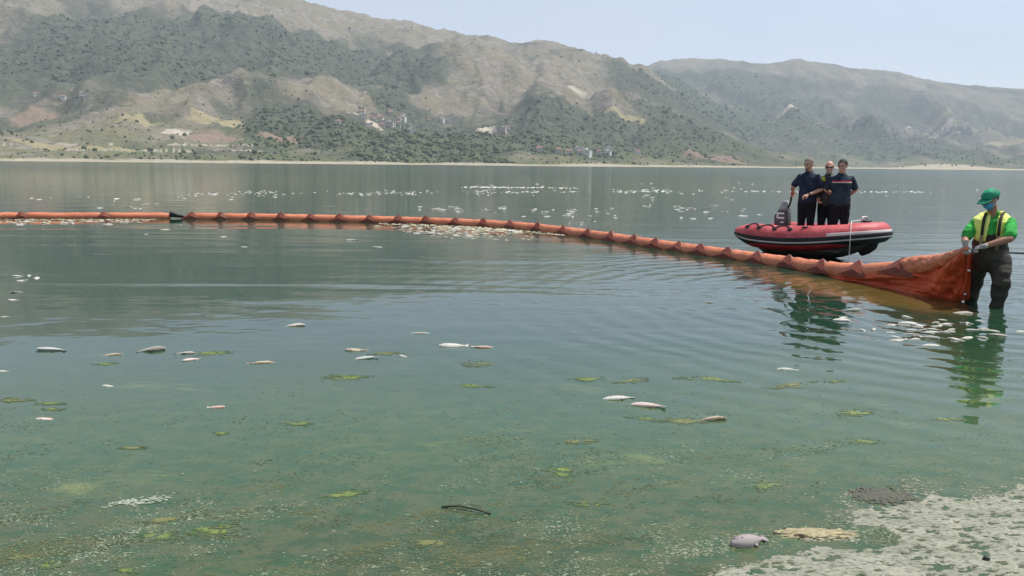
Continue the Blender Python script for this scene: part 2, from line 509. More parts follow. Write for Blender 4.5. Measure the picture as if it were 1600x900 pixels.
def build_houses():
    wall_cols = [(.58, .55, .49, 1), (.66, .64, .60, 1), (.50, .42, .36, 1), (.48, .45, .40, 1)]
    walls = [cloth_mat('house_plaster', c, .12, .4, .9, .01) for c in wall_cols]
    slab = cloth_mat('house_roof_slab', (.5, .47, .43, 1), .15, .5, .9, .01)
    tile = cloth_mat('house_roof_tile', (.30, .15, .11, 1), .2, .8, .85, .02)
    dark = cloth_mat('house_window_dark', (.03, .035, .04, 1), .2, 1, .3, .001)
    protos = []
    for k in range(4):
        w, d, h = [(11, 9, 6.4), (14, 10, 9.6), (9, 9, 3.6), (16, 9, 6.6)][k]
        V, Fq = [], []
        box_faces(V, Fq, -w / 2, w / 2, -d / 2, d / 2, -5, h)
        if k in (1, 3):
            box_faces(V, Fq, -w / 2 + .6, 0, -d / 2 + 2, d / 2 - .5, h - .01, h + 2.8)
        wm = bpy.data.meshes.new('wall'); wm.from_pydata(V, [], Fq)
        V, Fq = [], []
        if k == 0:
            o_ = .7
            V = [(-w / 2 - o_, -d / 2 - o_, h), (w / 2 + o_, -d / 2 - o_, h), (w / 2 + o_, d / 2 + o_, h), (-w / 2 - o_, d / 2 + o_, h), (-w / 4, 0, h + 2.4), (w / 4, 0, h + 2.4)]
            Fq = [(0, 1, 5, 4), (1, 2, 5), (2, 3, 4, 5), (3, 0, 4), (3, 2, 1, 0)]
        else:
            box_faces(V, Fq, -w / 2 - .5, w / 2 + .5, -d / 2 - .9, d / 2 + .5, h + .003, h + .32)
        rm = bpy.data.meshes.new('roof'); rm.from_pydata(V, [], Fq)
        wms = []
        for lev in range(int(h // 3.1)):
            for q in range(3):
                V, Fq = [], []
                cx = (q - 1) * w * .3
                box_faces(V, Fq, cx - .75, cx + .75, -d / 2 - .06, -d / 2 + .2, lev * 3.1 + .9, lev * 3.1 + 2.4)
                m = bpy.data.meshes.new('window'); m.from_pydata(V, [], Fq); m.materials.append(dark)
                wms.append(m)
        rm.materials.append(tile if k == 0 else slab)
        protos.append((wm, rm, wms))
    wall_meshes = {}
    for i, (x, y) in enumerate(HOUSES):
        k = (i * 7 + i // 5) % 4
        c = random.randrange(4)
        z = float(ground_z(np.array([float(x)]), np.array([float(y)]))[0])
        near = y < 2400
        rt = empty('house', (x, y, z - .2), math.atan2(-x, y) + random.uniform(-.5, .5))
        s = random.uniform(.8, 1.15) * (1 if near else 1.25)
        rt.scale = (s, s, s)
        if near and x < -450: where, grp = 'pale house beside the terraced fields above the shore', 'houses by the terraced fields'
        elif near and x < 40: where, grp = 'pale house of the village among dark green trees under the tan knoll', 'houses of the village under the tan knoll'
        elif near: where, grp = 'white house low on the green slope near the beach', 'houses low on the green slope'
        elif x < 1850: where, grp = 'small pale house on the wooded foot of the farther range', 'houses at the foot of the farther range'
        else: where, grp = 'pale house of the hillside village on the farther range', 'houses of the village on the farther range'
        if k == 0: where = where.replace('house', 'house with red roof', 1)
        tag(rt, where, 'house', grp)
        if (k, c) not in wall_meshes:
            m = protos[k][0].copy(); m.materials.append(walls[c]); wall_meshes[(k, c)] = m
        for nm, me in [('wall', wall_meshes[(k, c)]), ('roof', protos[k][1])] + [('window', m) for m in (protos[k][2] if near else [])]:
            p = bpy.data.objects.new(nm, me)
            COL.objects.link(p)
            p.parent = rt


build_houses()


# ------------------------------------------------------------------ haze in the air
def build_haze():
    V, Fq = [], []
    box_faces(V, Fq, -12500, 12500, -60, 9900, -80, 1420)
    m = bpy.data.materials.new('haze_air')
    m.use_nodes = True
    t = m.node_tree
    t.nodes.remove(t.nodes['Principled BSDF'])
    v = t.nodes.new('ShaderNodeVolumePrincipled')
    v.inputs['Color'].default_value = (.74, .87, 1.0, 1)
    v.inputs['Density'].default_value = HAZE
    v.inputs['Anisotropy'].default_value = 0.0
    t.links.new(v.outputs[0], t.nodes['Material Output'].inputs['Volume'])
    o = mesh_from('haze', V, Fq, m)
    tag(o, 'thin pale blue haze over lake and hills', 'haze', kind='stuff')
    o.display_type = 'WIRE'


HAZE = 1.08e-4
build_haze()


# ------------------------------------------------------------------ the lake
WADER = (6.2, 11.15)


def build_lake():
    g = Nodes('lake_water')
    pos = g.n('ShaderNodeNewGeometry').outputs['Position']
    sep = g.n('ShaderNodeSeparateXYZ')
    g.link(pos, sep.inputs[0])
    X, Y = sep.outputs['X'], sep.outputs['Y']
    # murk: green grey water, greener and browner over the shallows by the bank
    big = g.noise(g.mapping(pos, (.35, .5, 1)), 1, 4, .6)
    fine = g.noise(g.mapping(pos, (5.5, 8.5, 1)), 1, 6, .72, .3)
    shal = g.ramp(g.math('ADD', Y, g.math('ADD', g.math('MULTIPLY', g.math('SUBTRACT', big, .5), 3.0), g.math('MULTIPLY', X, -.12))), 10.0, 4.8)
    deep = g.mix(g.ramp(big, .3, .7), (.010, .038, .021, 1), (.016, .050, .027, 1))
    weed = g.mix(g.ramp(fine, .38, .64), (.034, .080, .035, 1), (.062, .098, .040, 1))
    bed = g.mix(g.ramp(fine, .42, .6), g.mix(g.ramp(big, .35, .65), weed, (.036, .060, .026, 1)), (.074, .088, .040, 1))
    sh2 = g.ramp(g.math('ADD', Y, g.math('MULTIPLY', g.math('SUBTRACT', big, .5), 2.0)), 5.4, 3.6)
    c = g.mix(shal, deep, weed)
    c = g.mix(sh2, c, bed)
    # soft smears of bright algae under the surface
    sm = g.noise(g.mapping(pos, (.9, 1.7, 1), rot=(0, 0, -.3)), 1, 7, .68, .5)
    smear = g.math('MULTIPLY', g.ramp(sm, .57, .70), g.ramp(Y, 9.0, 5.0))
    c = g.mix(g.math('MULTIPLY', smear, .75), c, (.135, .165, .045, 1))
    # mud stirred up under the lifted boom end
    mud = g.mapping(g.mapping(pos, loc=(-5.02, -12.5, 0)), rot=(0, 0, R(70)))
    ms = g.n('ShaderNodeSeparateXYZ')
    g.link(mud, ms.inputs[0])
    mx = g.math('DIVIDE', ms.outputs['X'], 2.3)
    my = g.math('DIVIDE', ms.outputs['Y'], .75)
    md = g.math('ADD', g.math('ADD', g.math('MULTIPLY', mx, mx), g.math('MULTIPLY', my, my)), g.math('MULTIPLY', g.math('SUBTRACT', fine, .5), 1.2))
    c = g.mix(g.math('MULTIPLY', g.ramp(md, 1.2, .35), .85), c, (.105, .080, .022, 1))
    # relief in metres: broad lazy swell, ring waves round the wading man, fine ripples
    swell = g.noise(g.mapping(pos, (.16, .72, 1), rot=(0, 0, .2)), 1, 2, .4, .7)
    rip = g.noise(g.mapping(pos, (1.2, 4.2, 1), rot=(0, 0, -.1)), 1, 3, .55, .3)
    calm = g.ramp(g.math('ADD', Y, g.math('ADD', g.math('MULTIPLY', X, .25), g.math('MULTIPLY', g.math('SUBTRACT', big, .5), 6.0))), 6.0, 12.0, .12, 1)
    dx = g.math('SUBTRACT', X, WADER[0])
    dy = g.math('SUBTRACT', Y, WADER[1])
    dist = g.math('SQRT', g.math('ADD', g.math('MULTIPLY', dx, dx), g.math('MULTIPLY', dy, dy)))
    dwob = g.math('ADD', dist, g.math('MULTIPLY', g.math('SUBTRACT', g.noise(pos, .7, 3, .5), .5), .9))
    ring = g.math('SINE', g.math('MULTIPLY', dwob, 2 * math.pi / .42))
    rdec = g.math('MULTIPLY', g.ramp(dist, 10.5, .6), g.ramp(dist, 0, .5, .3, 1))
    h = g.math('MULTIPLY', g.math('MULTIPLY', swell, .021), calm)
    stir = g.ramp(g.math('ADD', X, g.math('MULTIPLY', g.math('SUBTRACT', Y, 12.0), .35)), -5.0, 4.5, .22, 1)
    h = g.math('ADD', h, g.math('MULTIPLY', g.math('MULTIPLY', rip, .0062), g.math('MULTIPLY', calm, stir)))
    h = g.math('ADD', h, g.math('MULTIPLY', g.math('MULTIPLY', ring, rdec), .0026))
    rough = g.ramp(Y, 12, 200, .03, .12)
    mat = g.set(Base_Color=c, Roughness=rough, IOR=1.333, Specular_IOR_Level=.5, Normal=g.bump(h, 1.0, 1.0))
    V = [(-9000, -40, 0), (9000, -40, 0), (9000, 6500, 0), (-9000, 6500, 0)]
    o = mesh_from('lake', V, [(0, 1, 2, 3)], mat)
    tag(o, kind='structure')


build_lake()


# ------------------------------------------------------------------ forms: lofts, ellipsoids, fused bodies
class Form:
    def __init__(self):
        self.v, self.f = [], []

    def ring_loft(self, rings, caps=True, close_ring=True):
        b = len(self.v)
        n = len(rings[0])
        for r in rings:
            self.v += [tuple(p) for p in r]
        for i in range(len(rings) - 1):
            for j in range(n if close_ring else n - 1):
                k = (j + 1) % n
                self.f.append((b + i * n + j, b + i * n + k, b + (i + 1) * n + k, b + (i + 1) * n + j))
        if caps:
            self.f.append(tuple(b + j for j in reversed(range(n))))
            e = b + (len(rings) - 1) * n
            self.f.append(tuple(e + j for j in range(n)))
        return self

    def loft(self, pts, radii, side=(1, 0, 0), n=14, round_ends=True):
        pts = [Vector(p) for p in pts]
        rad = [(r, r) if not isinstance(r, (tuple, list)) else r for r in radii]
        if round_ends:
            d0 = (pts[0] - pts[1]).normalized()
            d1 = (pts[-1] - pts[-2]).normalized()
            a, b = min(rad[0]), min(rad[-1])
            pts = [pts[0] + d0 * a * .75, pts[0] + d0 * a * .5] + pts + [pts[-1] + d1 * b * .5, pts[-1] + d1 * b * .75]
            s = lambda r, k: (r[0] * k, r[1] * k)
            rad = [s(rad[0], .3), s(rad[0], .8)] + rad + [s(rad[-1], .8), s(rad[-1], .3)]
        rings = []
        side = Vector(side)
        for i, p in enumerate(pts):
            a = pts[max(0, i - 1)]
            b = pts[min(len(pts) - 1, i + 1)]
            d = (b - a).normalized()
            x = side - d * side.dot(d)
            if x.length < 1e-3:
                x = Vector((0, 1, .2)) - d * Vector((0, 1, .2)).dot(d)
            x.normalize()
            y = d.cross(x)
            rings.append([p + x * (math.cos(t) * rad[i][0]) + y * (math.sin(t) * rad[i][1])
                          for t in [2 * math.pi * k / n for k in range(n)]])
        return self.ring_loft(rings)

    def ellipsoid(self, c, r, M=None, nu=16, nv=10):
        c = Vector(c)
        M = M or Matrix.Identity(3)
        rings = []
        for i in range(1, nv):
            a = math.pi * i / nv
            rings.append([c + M @ Vector((r[0] * math.sin(a) * math.cos(t), r[1] * math.sin(a) * math.sin(t), -r[2] * math.cos(a)))
                          for t in [2 * math.pi * k / nu for k in range(nu)]])
        return self.ring_loft(rings)

    def box(self, c, s, M=None):
        c = Vector(c)
        M = M or Matrix.Identity(3)
        V, Fq = [], []
        box_faces(V, Fq, -s[0], s[0], -s[1], s[1], -s[2], s[2])
        b = len(self.v)
        self.v += [tuple(c + M @ Vector(p)) for p in V]
        self.f += [tuple(b + i for i in q) for q in Fq]
        return self

    def obj(self, name, mat, parent=None, smooth=True, bevel=0.0):
        o = mesh_from(name, self.v, self.f, mat, parent, smooth)
        bm = bmesh.new()
        bm.from_mesh(o.data)
        bmesh.ops.recalc_face_normals(bm, faces=bm.faces)
        if bevel:
            bmesh.ops.bevel(bm, geom=[e for e in bm.edges if e.calc_face_angle(0) > .5], offset=bevel, segments=2, affect='EDGES')
        bm.to_mesh(o.data)
        bm.free()
        if smooth:
            o.data.polygons.foreach_set('use_smooth', [True] * len(o.data.polygons))
        return o

    def fused(self, name, mat, parent=None, voxel=.01, smooth=2, wrinkle=0.0, wfreq=9.0, keep=None, seed=0.0, ratio=1.0):
        """one continuous skin over all forms (voxel union, then smoothed)"""
        o = self.obj(name, mat, parent)
        m = o.modifiers.new('r', 'REMESH')
        m.mode = 'VOXEL'
        m.voxel_size = voxel
        m.use_smooth_shade = True
        if smooth:
            k = o.modifiers.new('s', 'SMOOTH')
            k.factor = .5
            k.iterations = smooth
        if ratio < 1:
            k = o.modifiers.new('d', 'DECIMATE')
            k.ratio = ratio
        dg = bpy.context.evaluated_depsgraph_get()
        me = bpy.data.meshes.new_from_object(o.evaluated_get(dg))
        old = o.data
        o.modifiers.clear()
        o.data = me
        me.name = name
        bpy.data.meshes.remove(old)
        if not me.materials:
            me.materials.append(mat)
        if wrinkle:
            me.update()
            nv = len(me.vertices)
            co = np.empty(nv * 3, np.float32)
            me.vertices.foreach_get('co', co)
            no = np.array([v.normal[:] for v in me.vertices])
            co = co.reshape(-1, 3)
            off = np.array([mnoise.noise(Vector((p[0] * wfreq + seed, p[1] * wfreq, p[2] * wfreq * 1.7 + seed)))
                            + .5 * mnoise.noise(Vector((p[0] * wfreq * 2.3, p[1] * wfreq * 2.3 + seed, p[2] * wfreq * 3.4))) for p in co])
            co = co + no * (off * wrinkle)[:, None]
            me.vertices.foreach_set('co', co.astype(np.float32).ravel())
        if keep:
            bm = bmesh.new()
            bm.from_mesh(me)
            bmesh.ops.delete(bm, geom=[f for f in bm.faces if not keep(f.calc_center_median(), f.normal)], context='FACES')
            bm.to_mesh(me)
            bm.free()
        me.polygons.foreach_set('use_smooth', [True] * len(me.polygons))
        me.update()
        return o


def tube_path(pts, r, n=8):
    return Form().loft(pts, [r] * len(pts), n=n, side=(.13, .21, .97), round_ends=False)


# ------------------------------------------------------------------ the orange containment boom
def fabric_mat(name, fade, deep, gloss=.55):
    g = Nodes(name)
    pos = g.n('ShaderNodeNewGeometry').outputs['Position']
    a = g.noise(pos, 3.0, 5, .65)
    b = g.noise(g.mapping(pos, (9, 9, 30)), 1, 4, .6)
    c = g.mix(g.ramp(a, .3, .7), deep, fade)
    grime = g.math('MULTIPLY', g.ramp(b, .55, .75), .5)
    c = g.mix(grime, c, (.10, .055, .03, 1))
    rnd = g.n('ShaderNodeObjectInfo').outputs['Random']
    c = g.mix(g.math('MULTIPLY', rnd, .38), c, deep)
    c = g.mix(g.math('MULTIPLY', g.ramp(g.noise(pos, 1.3, 4, .65), .5, .72), .35), c, (.34, .15, .085, 1))
    return g.set(Base_Color=c, Roughness=gloss, Specular_IOR_Level=.35,
                 Normal=g.bump(g.noise(g.mapping(pos, (14, 14, 14)), 1, 4, .6), .012))


M_FLOAT = fabric_mat('boom_float_fabric', (.68, .25, .135, 1), (.54, .165, .085, 1))
M_WEB = fabric_mat('boom_web_shaded_fabric', (.20, .042, .022, 1), (.13, .028, .016, 1))  # darker than the floats: shade of the recessed folds put into the colour
M_SKIRT = fabric_mat('boom_skirt_fabric', (.70, .115, .040, 1), (.52, .075, .028, 1), .5)
M_BLACKPL = cloth_mat('black_rubber', (.018, .018, .02, 1), .3, 12, .55, .002)

BOOM_A = [(-19.3, 25.85), (-16.9, 26.19), (-15.19, 26.46), (-12.83, 26.84), (-10.85, 27.1)]
BOOM_B = [(-10.12, 26.98), (-9.17, 26.96), (-8.22, 26.92), (-7.26, 26.82), (-6.3, 26.69), (-5.36, 26.51), (-4.4, 26.3), (-3.49, 26.08),
          (-2.59, 25.8), (-1.71, 25.45), (-.84, 24.98), (-.03, 24.35), (.72, 23.5), (1.38, 22.5), (1.94, 21.5), (2.42, 20.57),
          (2.84, 19.68), (3.21, 18.88), (3.57, 18.15), (3.92, 17.5), (4.3, 16.82), (4.69, 16.12), (5.04, 15.36), (5.32, 14.47),
          (5.56, 13.5), (5.83, 12.62)]
B_LIFT = {21: .0, 22: .01, 23: .03, 24: .10, 25: .24}


def build_boom():
    root = empty('containment_boom', (0, 0, 0))
    tag(root, 'long orange red floating boom curving across the lake to the wading man', 'boom')

    def float_piece(a, b, za, zb, r, seed):
        a, b = Vector((a[0], a[1], za)), Vector((b[0], b[1], zb))
        d = b - a
        L = d.length
        d.normalize()
        side = d.cross(Vector((0, 0, 1))).normalized()
        up = side.cross(d)
        rings = []
        m = 11
        rnd = random.Random(seed)
        for i in range(m + 1):
            t = i / m
            e = min(t, 1 - t) * L
            k = min(1.0, e / (.24 if L < 1.4 else .26))
            k = math.sin(k * math.pi / 2) ** .8
            rx = r * (.10 + .90 * k)
            rz = r * (.62 + .38 * k)
            sag = -.02 * math.sin(math.pi * t) * rnd.uniform(.4, 1.2)
            c = a + d * (t * L * 1.0)
            ring = []
            for j in range(16):
                q = 2 * math.pi * j / 16
                wr = 1 + .05 * mnoise.noise(Vector((i * .9 + seed * 3.1, j * .8, seed)))
                ring.append(c + side * (math.cos(q) * rx * wr) + up * (math.sin(q) * rz * wr + sag))
            rings.append(ring)
        Form().ring_loft(rings).obj('float_section', M_FLOAT, root)

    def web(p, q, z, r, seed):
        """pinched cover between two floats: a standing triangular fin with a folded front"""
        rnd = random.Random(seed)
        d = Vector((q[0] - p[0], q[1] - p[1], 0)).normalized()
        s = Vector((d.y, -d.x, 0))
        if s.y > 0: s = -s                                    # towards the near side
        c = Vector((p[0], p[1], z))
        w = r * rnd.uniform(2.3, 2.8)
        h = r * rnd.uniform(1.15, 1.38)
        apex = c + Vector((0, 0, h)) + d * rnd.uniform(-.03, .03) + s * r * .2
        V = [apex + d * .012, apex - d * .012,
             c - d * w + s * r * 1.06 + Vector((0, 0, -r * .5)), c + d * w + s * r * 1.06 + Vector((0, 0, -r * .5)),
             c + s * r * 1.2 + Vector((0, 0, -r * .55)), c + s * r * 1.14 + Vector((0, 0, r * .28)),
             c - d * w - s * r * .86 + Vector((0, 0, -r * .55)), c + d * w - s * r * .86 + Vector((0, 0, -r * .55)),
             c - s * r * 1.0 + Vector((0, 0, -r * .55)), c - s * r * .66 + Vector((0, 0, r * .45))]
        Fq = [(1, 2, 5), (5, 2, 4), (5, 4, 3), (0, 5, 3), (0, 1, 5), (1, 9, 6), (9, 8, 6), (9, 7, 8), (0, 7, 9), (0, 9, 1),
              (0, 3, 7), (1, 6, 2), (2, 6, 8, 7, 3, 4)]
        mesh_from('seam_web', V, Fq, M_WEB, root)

    r = .135
    for i in range(len(BOOM_A) - 1):
        float_piece(BOOM_A[i], BOOM_A[i + 1], .065, .065, .125, i)
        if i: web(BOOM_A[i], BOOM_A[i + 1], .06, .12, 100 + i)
    # dark shackle joint between the two strings
    c = Vector((-10.5, 27.03, .06))
    j = Form()
    j.loft([c + Vector((-.36, .06, .07)), c + Vector((-.1, .02, .02)), c + Vector((.2, -.02, -.02)), c + Vector((.4, -.04, .06))],
           [(.03, .09), (.03, .05), (.03, .035), (.03, .08)], side=(0, 1, 0), n=8)
    j.obj('joint_plate', M_BLACKPL, root)
    for i in range(len(BOOM_B) - 1):
        za, zb = .07 + B_LIFT.get(i, 0), .07 + B_LIFT.get(i + 1, 0)
        float_piece(BOOM_B[i], BOOM_B[i + 1], za, zb, r, 20 + i)
    for i in range(len(BOOM_B)):
        p = BOOM_B[i]
        q = BOOM_B[min(i + 1, len(BOOM_B) - 1)]
        if i == len(BOOM_B) - 1: q = (2 * p[0] - BOOM_B[i - 1][0], 2 * p[1] - BOOM_B[i - 1][1])
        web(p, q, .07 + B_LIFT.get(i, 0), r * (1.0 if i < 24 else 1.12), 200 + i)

    # the last length, lifted out of the water: gathered float pocket running up to the hands
    pk = [(5.83, 12.62, .36), (5.87, 12.35, .40), (5.92, 12.0, .47), (5.95, 11.65, .57), (5.93, 11.3, .69), (5.90, 11.06, .77)]
    pr = [(.10, .12), (.12, .14), (.11, .12), (.085, .09), (.05, .055), (.03, .035)]
    Form().loft(pk, pr, side=(1, 0, 0), n=16).fused('float_pocket', M_FLOAT, root, .012, 2, .014, 9, seed=3)

    # hanging skirt: sheet with folds falling from the float line to the water
    top = np.array([(5.22, 14.75, .07), (5.37, 14.25, .10), (5.55, 13.5, .17), (5.82, 12.62, .34), (5.90, 12.1, .45), (5.935, 11.7, .55), (5.92, 11.35, .66), (5.895, 11.05, .755)])
    bot = np.array([(5.16, 14.72, -.06), (5.31, 14.2, -.06), (5.50, 13.34, -.06), (5.76, 12.46, -.06), (5.93, 12.02, -.06), (6.05, 11.80, -.05), (6.12, 11.70, -.03), (6.16, 11.62, -.02)])
    ns_, nt_ = 110, 46
    s_ = np.linspace(0, 1, ns_)
    k_ = np.linspace(0, 1, len(top))
    T = np.stack([np.interp(s_, k_, top[:, c]) for c in range(3)], 1)
    B = np.stack([np.interp(s_, k_, bot[:, c]) for c in range(3)], 1)
    P = np.zeros((2, ns_, nt_, 3))
    tt = np.linspace(0, 1, nt_)
    base = T[:, None, :] * (1 - tt)[None, :, None] + B[:, None, :] * tt[None, :, None]
    S2, T2 = np.meshgrid(s_, tt, indexing='ij')
    # folds: diagonals fanning from the hands, a fat roll under the float line, small creases
    fold = .085 * np.sin(16 * S2 + 7 * T2 * (1 - .5 * S2) + 1.2 * fbm(S2 * 4, T2 * 3, 3, 3)) * np.sin(np.pi * np.clip(T2 * .9 + .08, 0, 1)) * (.35 + S2)
    fold += .10 * fbm(S2 * 11, T2 * 5, 4, 7) * np.sin(np.pi * np.clip(T2 * .9 + .05, 0, 1))
    fold += .06 * np.exp(-((T2 - .28) / .13) ** 2) * (S2 < .95) * (1 - S2)
    belly = .10 * np.sin(np.pi * T2) * S2
    nrm = np.array([-.80, -.52, .1])
    base = base + nrm[None, None, :] * (fold + belly)[:, :, None]
    P[0] = base
    P[1] = base - nrm * .006
    idx = np.arange(2 * ns_ * nt_).reshape(2, ns_, nt_)
    Fq = []
    for side in (0, 1):
        a, b, c, d = idx[side, :-1, :-1].ravel(), idx[side, 1:, :-1].ravel(), idx[side, 1:, 1:].ravel(), idx[side, :-1, 1:].ravel()
        Fq.append(np.stack([a, b, c, d] if side == 0 else [d, c, b, a], 1))
    for e in ((idx[0, 0], idx[1, 0]), (idx[1, -1], idx[0, -1]), (idx[1, :, 0], idx[0, :, 0]), (idx[0, :, -1], idx[1, :, -1])):
        Fq.append(np.stack([e[0][:-1], e[0][1:], e[1][1:], e[1][:-1]], 1))
    o = fast_mesh('skirt', P.reshape(-1, 3), np.concatenate(Fq), M_SKIRT, 4, True)
    o.parent = root
    # loose flap of the skirt end hanging behind, towards the wader's legs
    n1, n2 = 24, 30
    S2, T2 = np.meshgrid(np.linspace(0, 1, n1), np.linspace(0, 1, n2), indexing='ij')
    a1, b1 = np.array((6.00, 11.10, .72)), np.array((6.24, 11.50, .06))
    edge_ = np.stack([np.interp(T2[0], tt, base[-2, :, c]) for c in range(3)], 1)[None]
    Pf = edge_ * (1 - S2[..., None]) + (a1 * (1 - T2[..., None]) + b1 * T2[..., None]) * S2[..., None]
    Pf = Pf + np.minimum(1, S2 * 3)[..., None] * np.array((.5, .8, 0)) * (.03 * np.sin(S2 * 9 + T2 * 2) + .03 * fbm(S2 * 3, T2 * 6, 3, 11))[..., None]
    P2 = np.stack([Pf, Pf + np.array((.004, .005, 0))])
    idx = np.arange(2 * n1 * n2).reshape(2, n1, n2)
    Fq = []
    for side in (0, 1):
        a, b, c, d = idx[side, :-1, :-1].ravel(), idx[side, 1:, :-1].ravel(), idx[side, 1:, 1:].ravel(), idx[side, :-1, 1:].ravel()
        Fq.append(np.stack([a, b, c, d] if side == 0 else [d, c, b, a], 1))
    o = fast_mesh('end_flap', P2.reshape(-1, 3), np.concatenate(Fq), M_SKIRT, 4, True)
    o.parent = root
    for p in ((6.045, 11.22, .47), (6.15, 11.46, .12)):
        g_ = Form().ellipsoid(p, (.022, .022, .014))
        g_.obj('eyelet', cloth_mat('eyelet_metal', (.7, .7, .68, 1), .1, 8, .3, .001), root)


build_boom()


# ------------------------------------------------------------------ dead fish
FISH_NEAR = [(-7.69, 13.15, 0.2, 0, 0), (-7.35, 12.66, 0.16, 5, 0), (-6.81, 11.53, 0.22, 5, 1), (-6.45, 10.89, 0.14,
    0, 0), (-5.85, 9.7, 0.1, 15, 0), (-4.39, 7.98, 0.29, 0, 1), (-3.75, 7.79, 0.23, 12, 2), (-3.45, 8.0, 0.26, 12, 1),
    (-3.09, 7.9, 0.19, 3, 0), (-2.93, 7.64, 0.18, 20, 3), (-2.26, 7.54, 0.27, 5, 2), (-2.42, 9.33, 0.25, 5, 0),
    (-4.36, 7.14, 0.1, 0, 0), (-3.24, 6.69, 0.14, -6, 0), (-3.25, 5.79, 0.18, -3, 3), (-2.18, 6.11, 0.13, 4, 3),
    (-1.5, 8.09, 0.23, 0, 2), (-1.35, 7.76, 0.22, 10, 1), (-1.02, 7.86, 0.11, -20, 1), (-0.58, 8.34, 0.3, 0, 0),
    (-0.29, 8.29, 0.22, 0, 3), (-0.99, 8.97, 0.23, 0, 1), (0.84, 6.46, 0.26, 4, 0), (1.04, 6.27, 0.27, -8, 3), (2.63,
    11.24, 0.15, 0, 1), (2.48, 7.5, 0.2, -5, 1), (1.44, 5.93, 0.23, 3, 2)]
FISH_CLUSTER = [(4.36, 10.74, 0.15, 5, 0), (3.95, 10.0, 0.23, 5, 0), (3.93, 9.4, 0.1, 40, 0), (4.08, 9.45, 0.1, 25,
    0), (4.2, 9.27, 0.1, 0, 0), (4.68, 9.87, 0.19, 0, 0), (5.0, 9.93, 0.1, 10, 0), (5.19, 10.11, 0.1, -20, 0), (5.12,
    9.85, 0.11, 0, 0), (5.35, 9.9, 0.12, -20, 0), (4.9, 9.68, 0.1, 0, 0), (5.6, 10.04, 0.11, -30, 0), (5.36, 9.55,
    0.1, 0, 0), (5.09, 9.06, 0.1, -30, 0), (4.51, 9.43, 0.1, 0, 0), (4.63, 9.44, 0.1, 10, 0), (4.77, 9.48, 0.1, 0, 0),
    (4.8, 9.33, 0.1, -20, 0), (4.36, 9.2, 0.14, -12, 0), (4.4, 9.1, 0.1, 0, 0), (4.49, 9.0, 0.14, -18, 0), (4.29,
    8.92, 0.1, 5, 0), (4.74, 8.98, 0.11, -22, 0), (4.15, 9.02, 0.1, -15, 0), (4.34, 8.6, 0.17, 2, 0), (5.7, 9.38, 0.1,
    0, 0), (5.67, 10.62, 0.19, -5, 0), (4.74, 9.71, 0.1, 8, 0), (4.59, 9.25, 0.1, -10, 0), (4.96, 9.49, 0.1, 10, 0)]
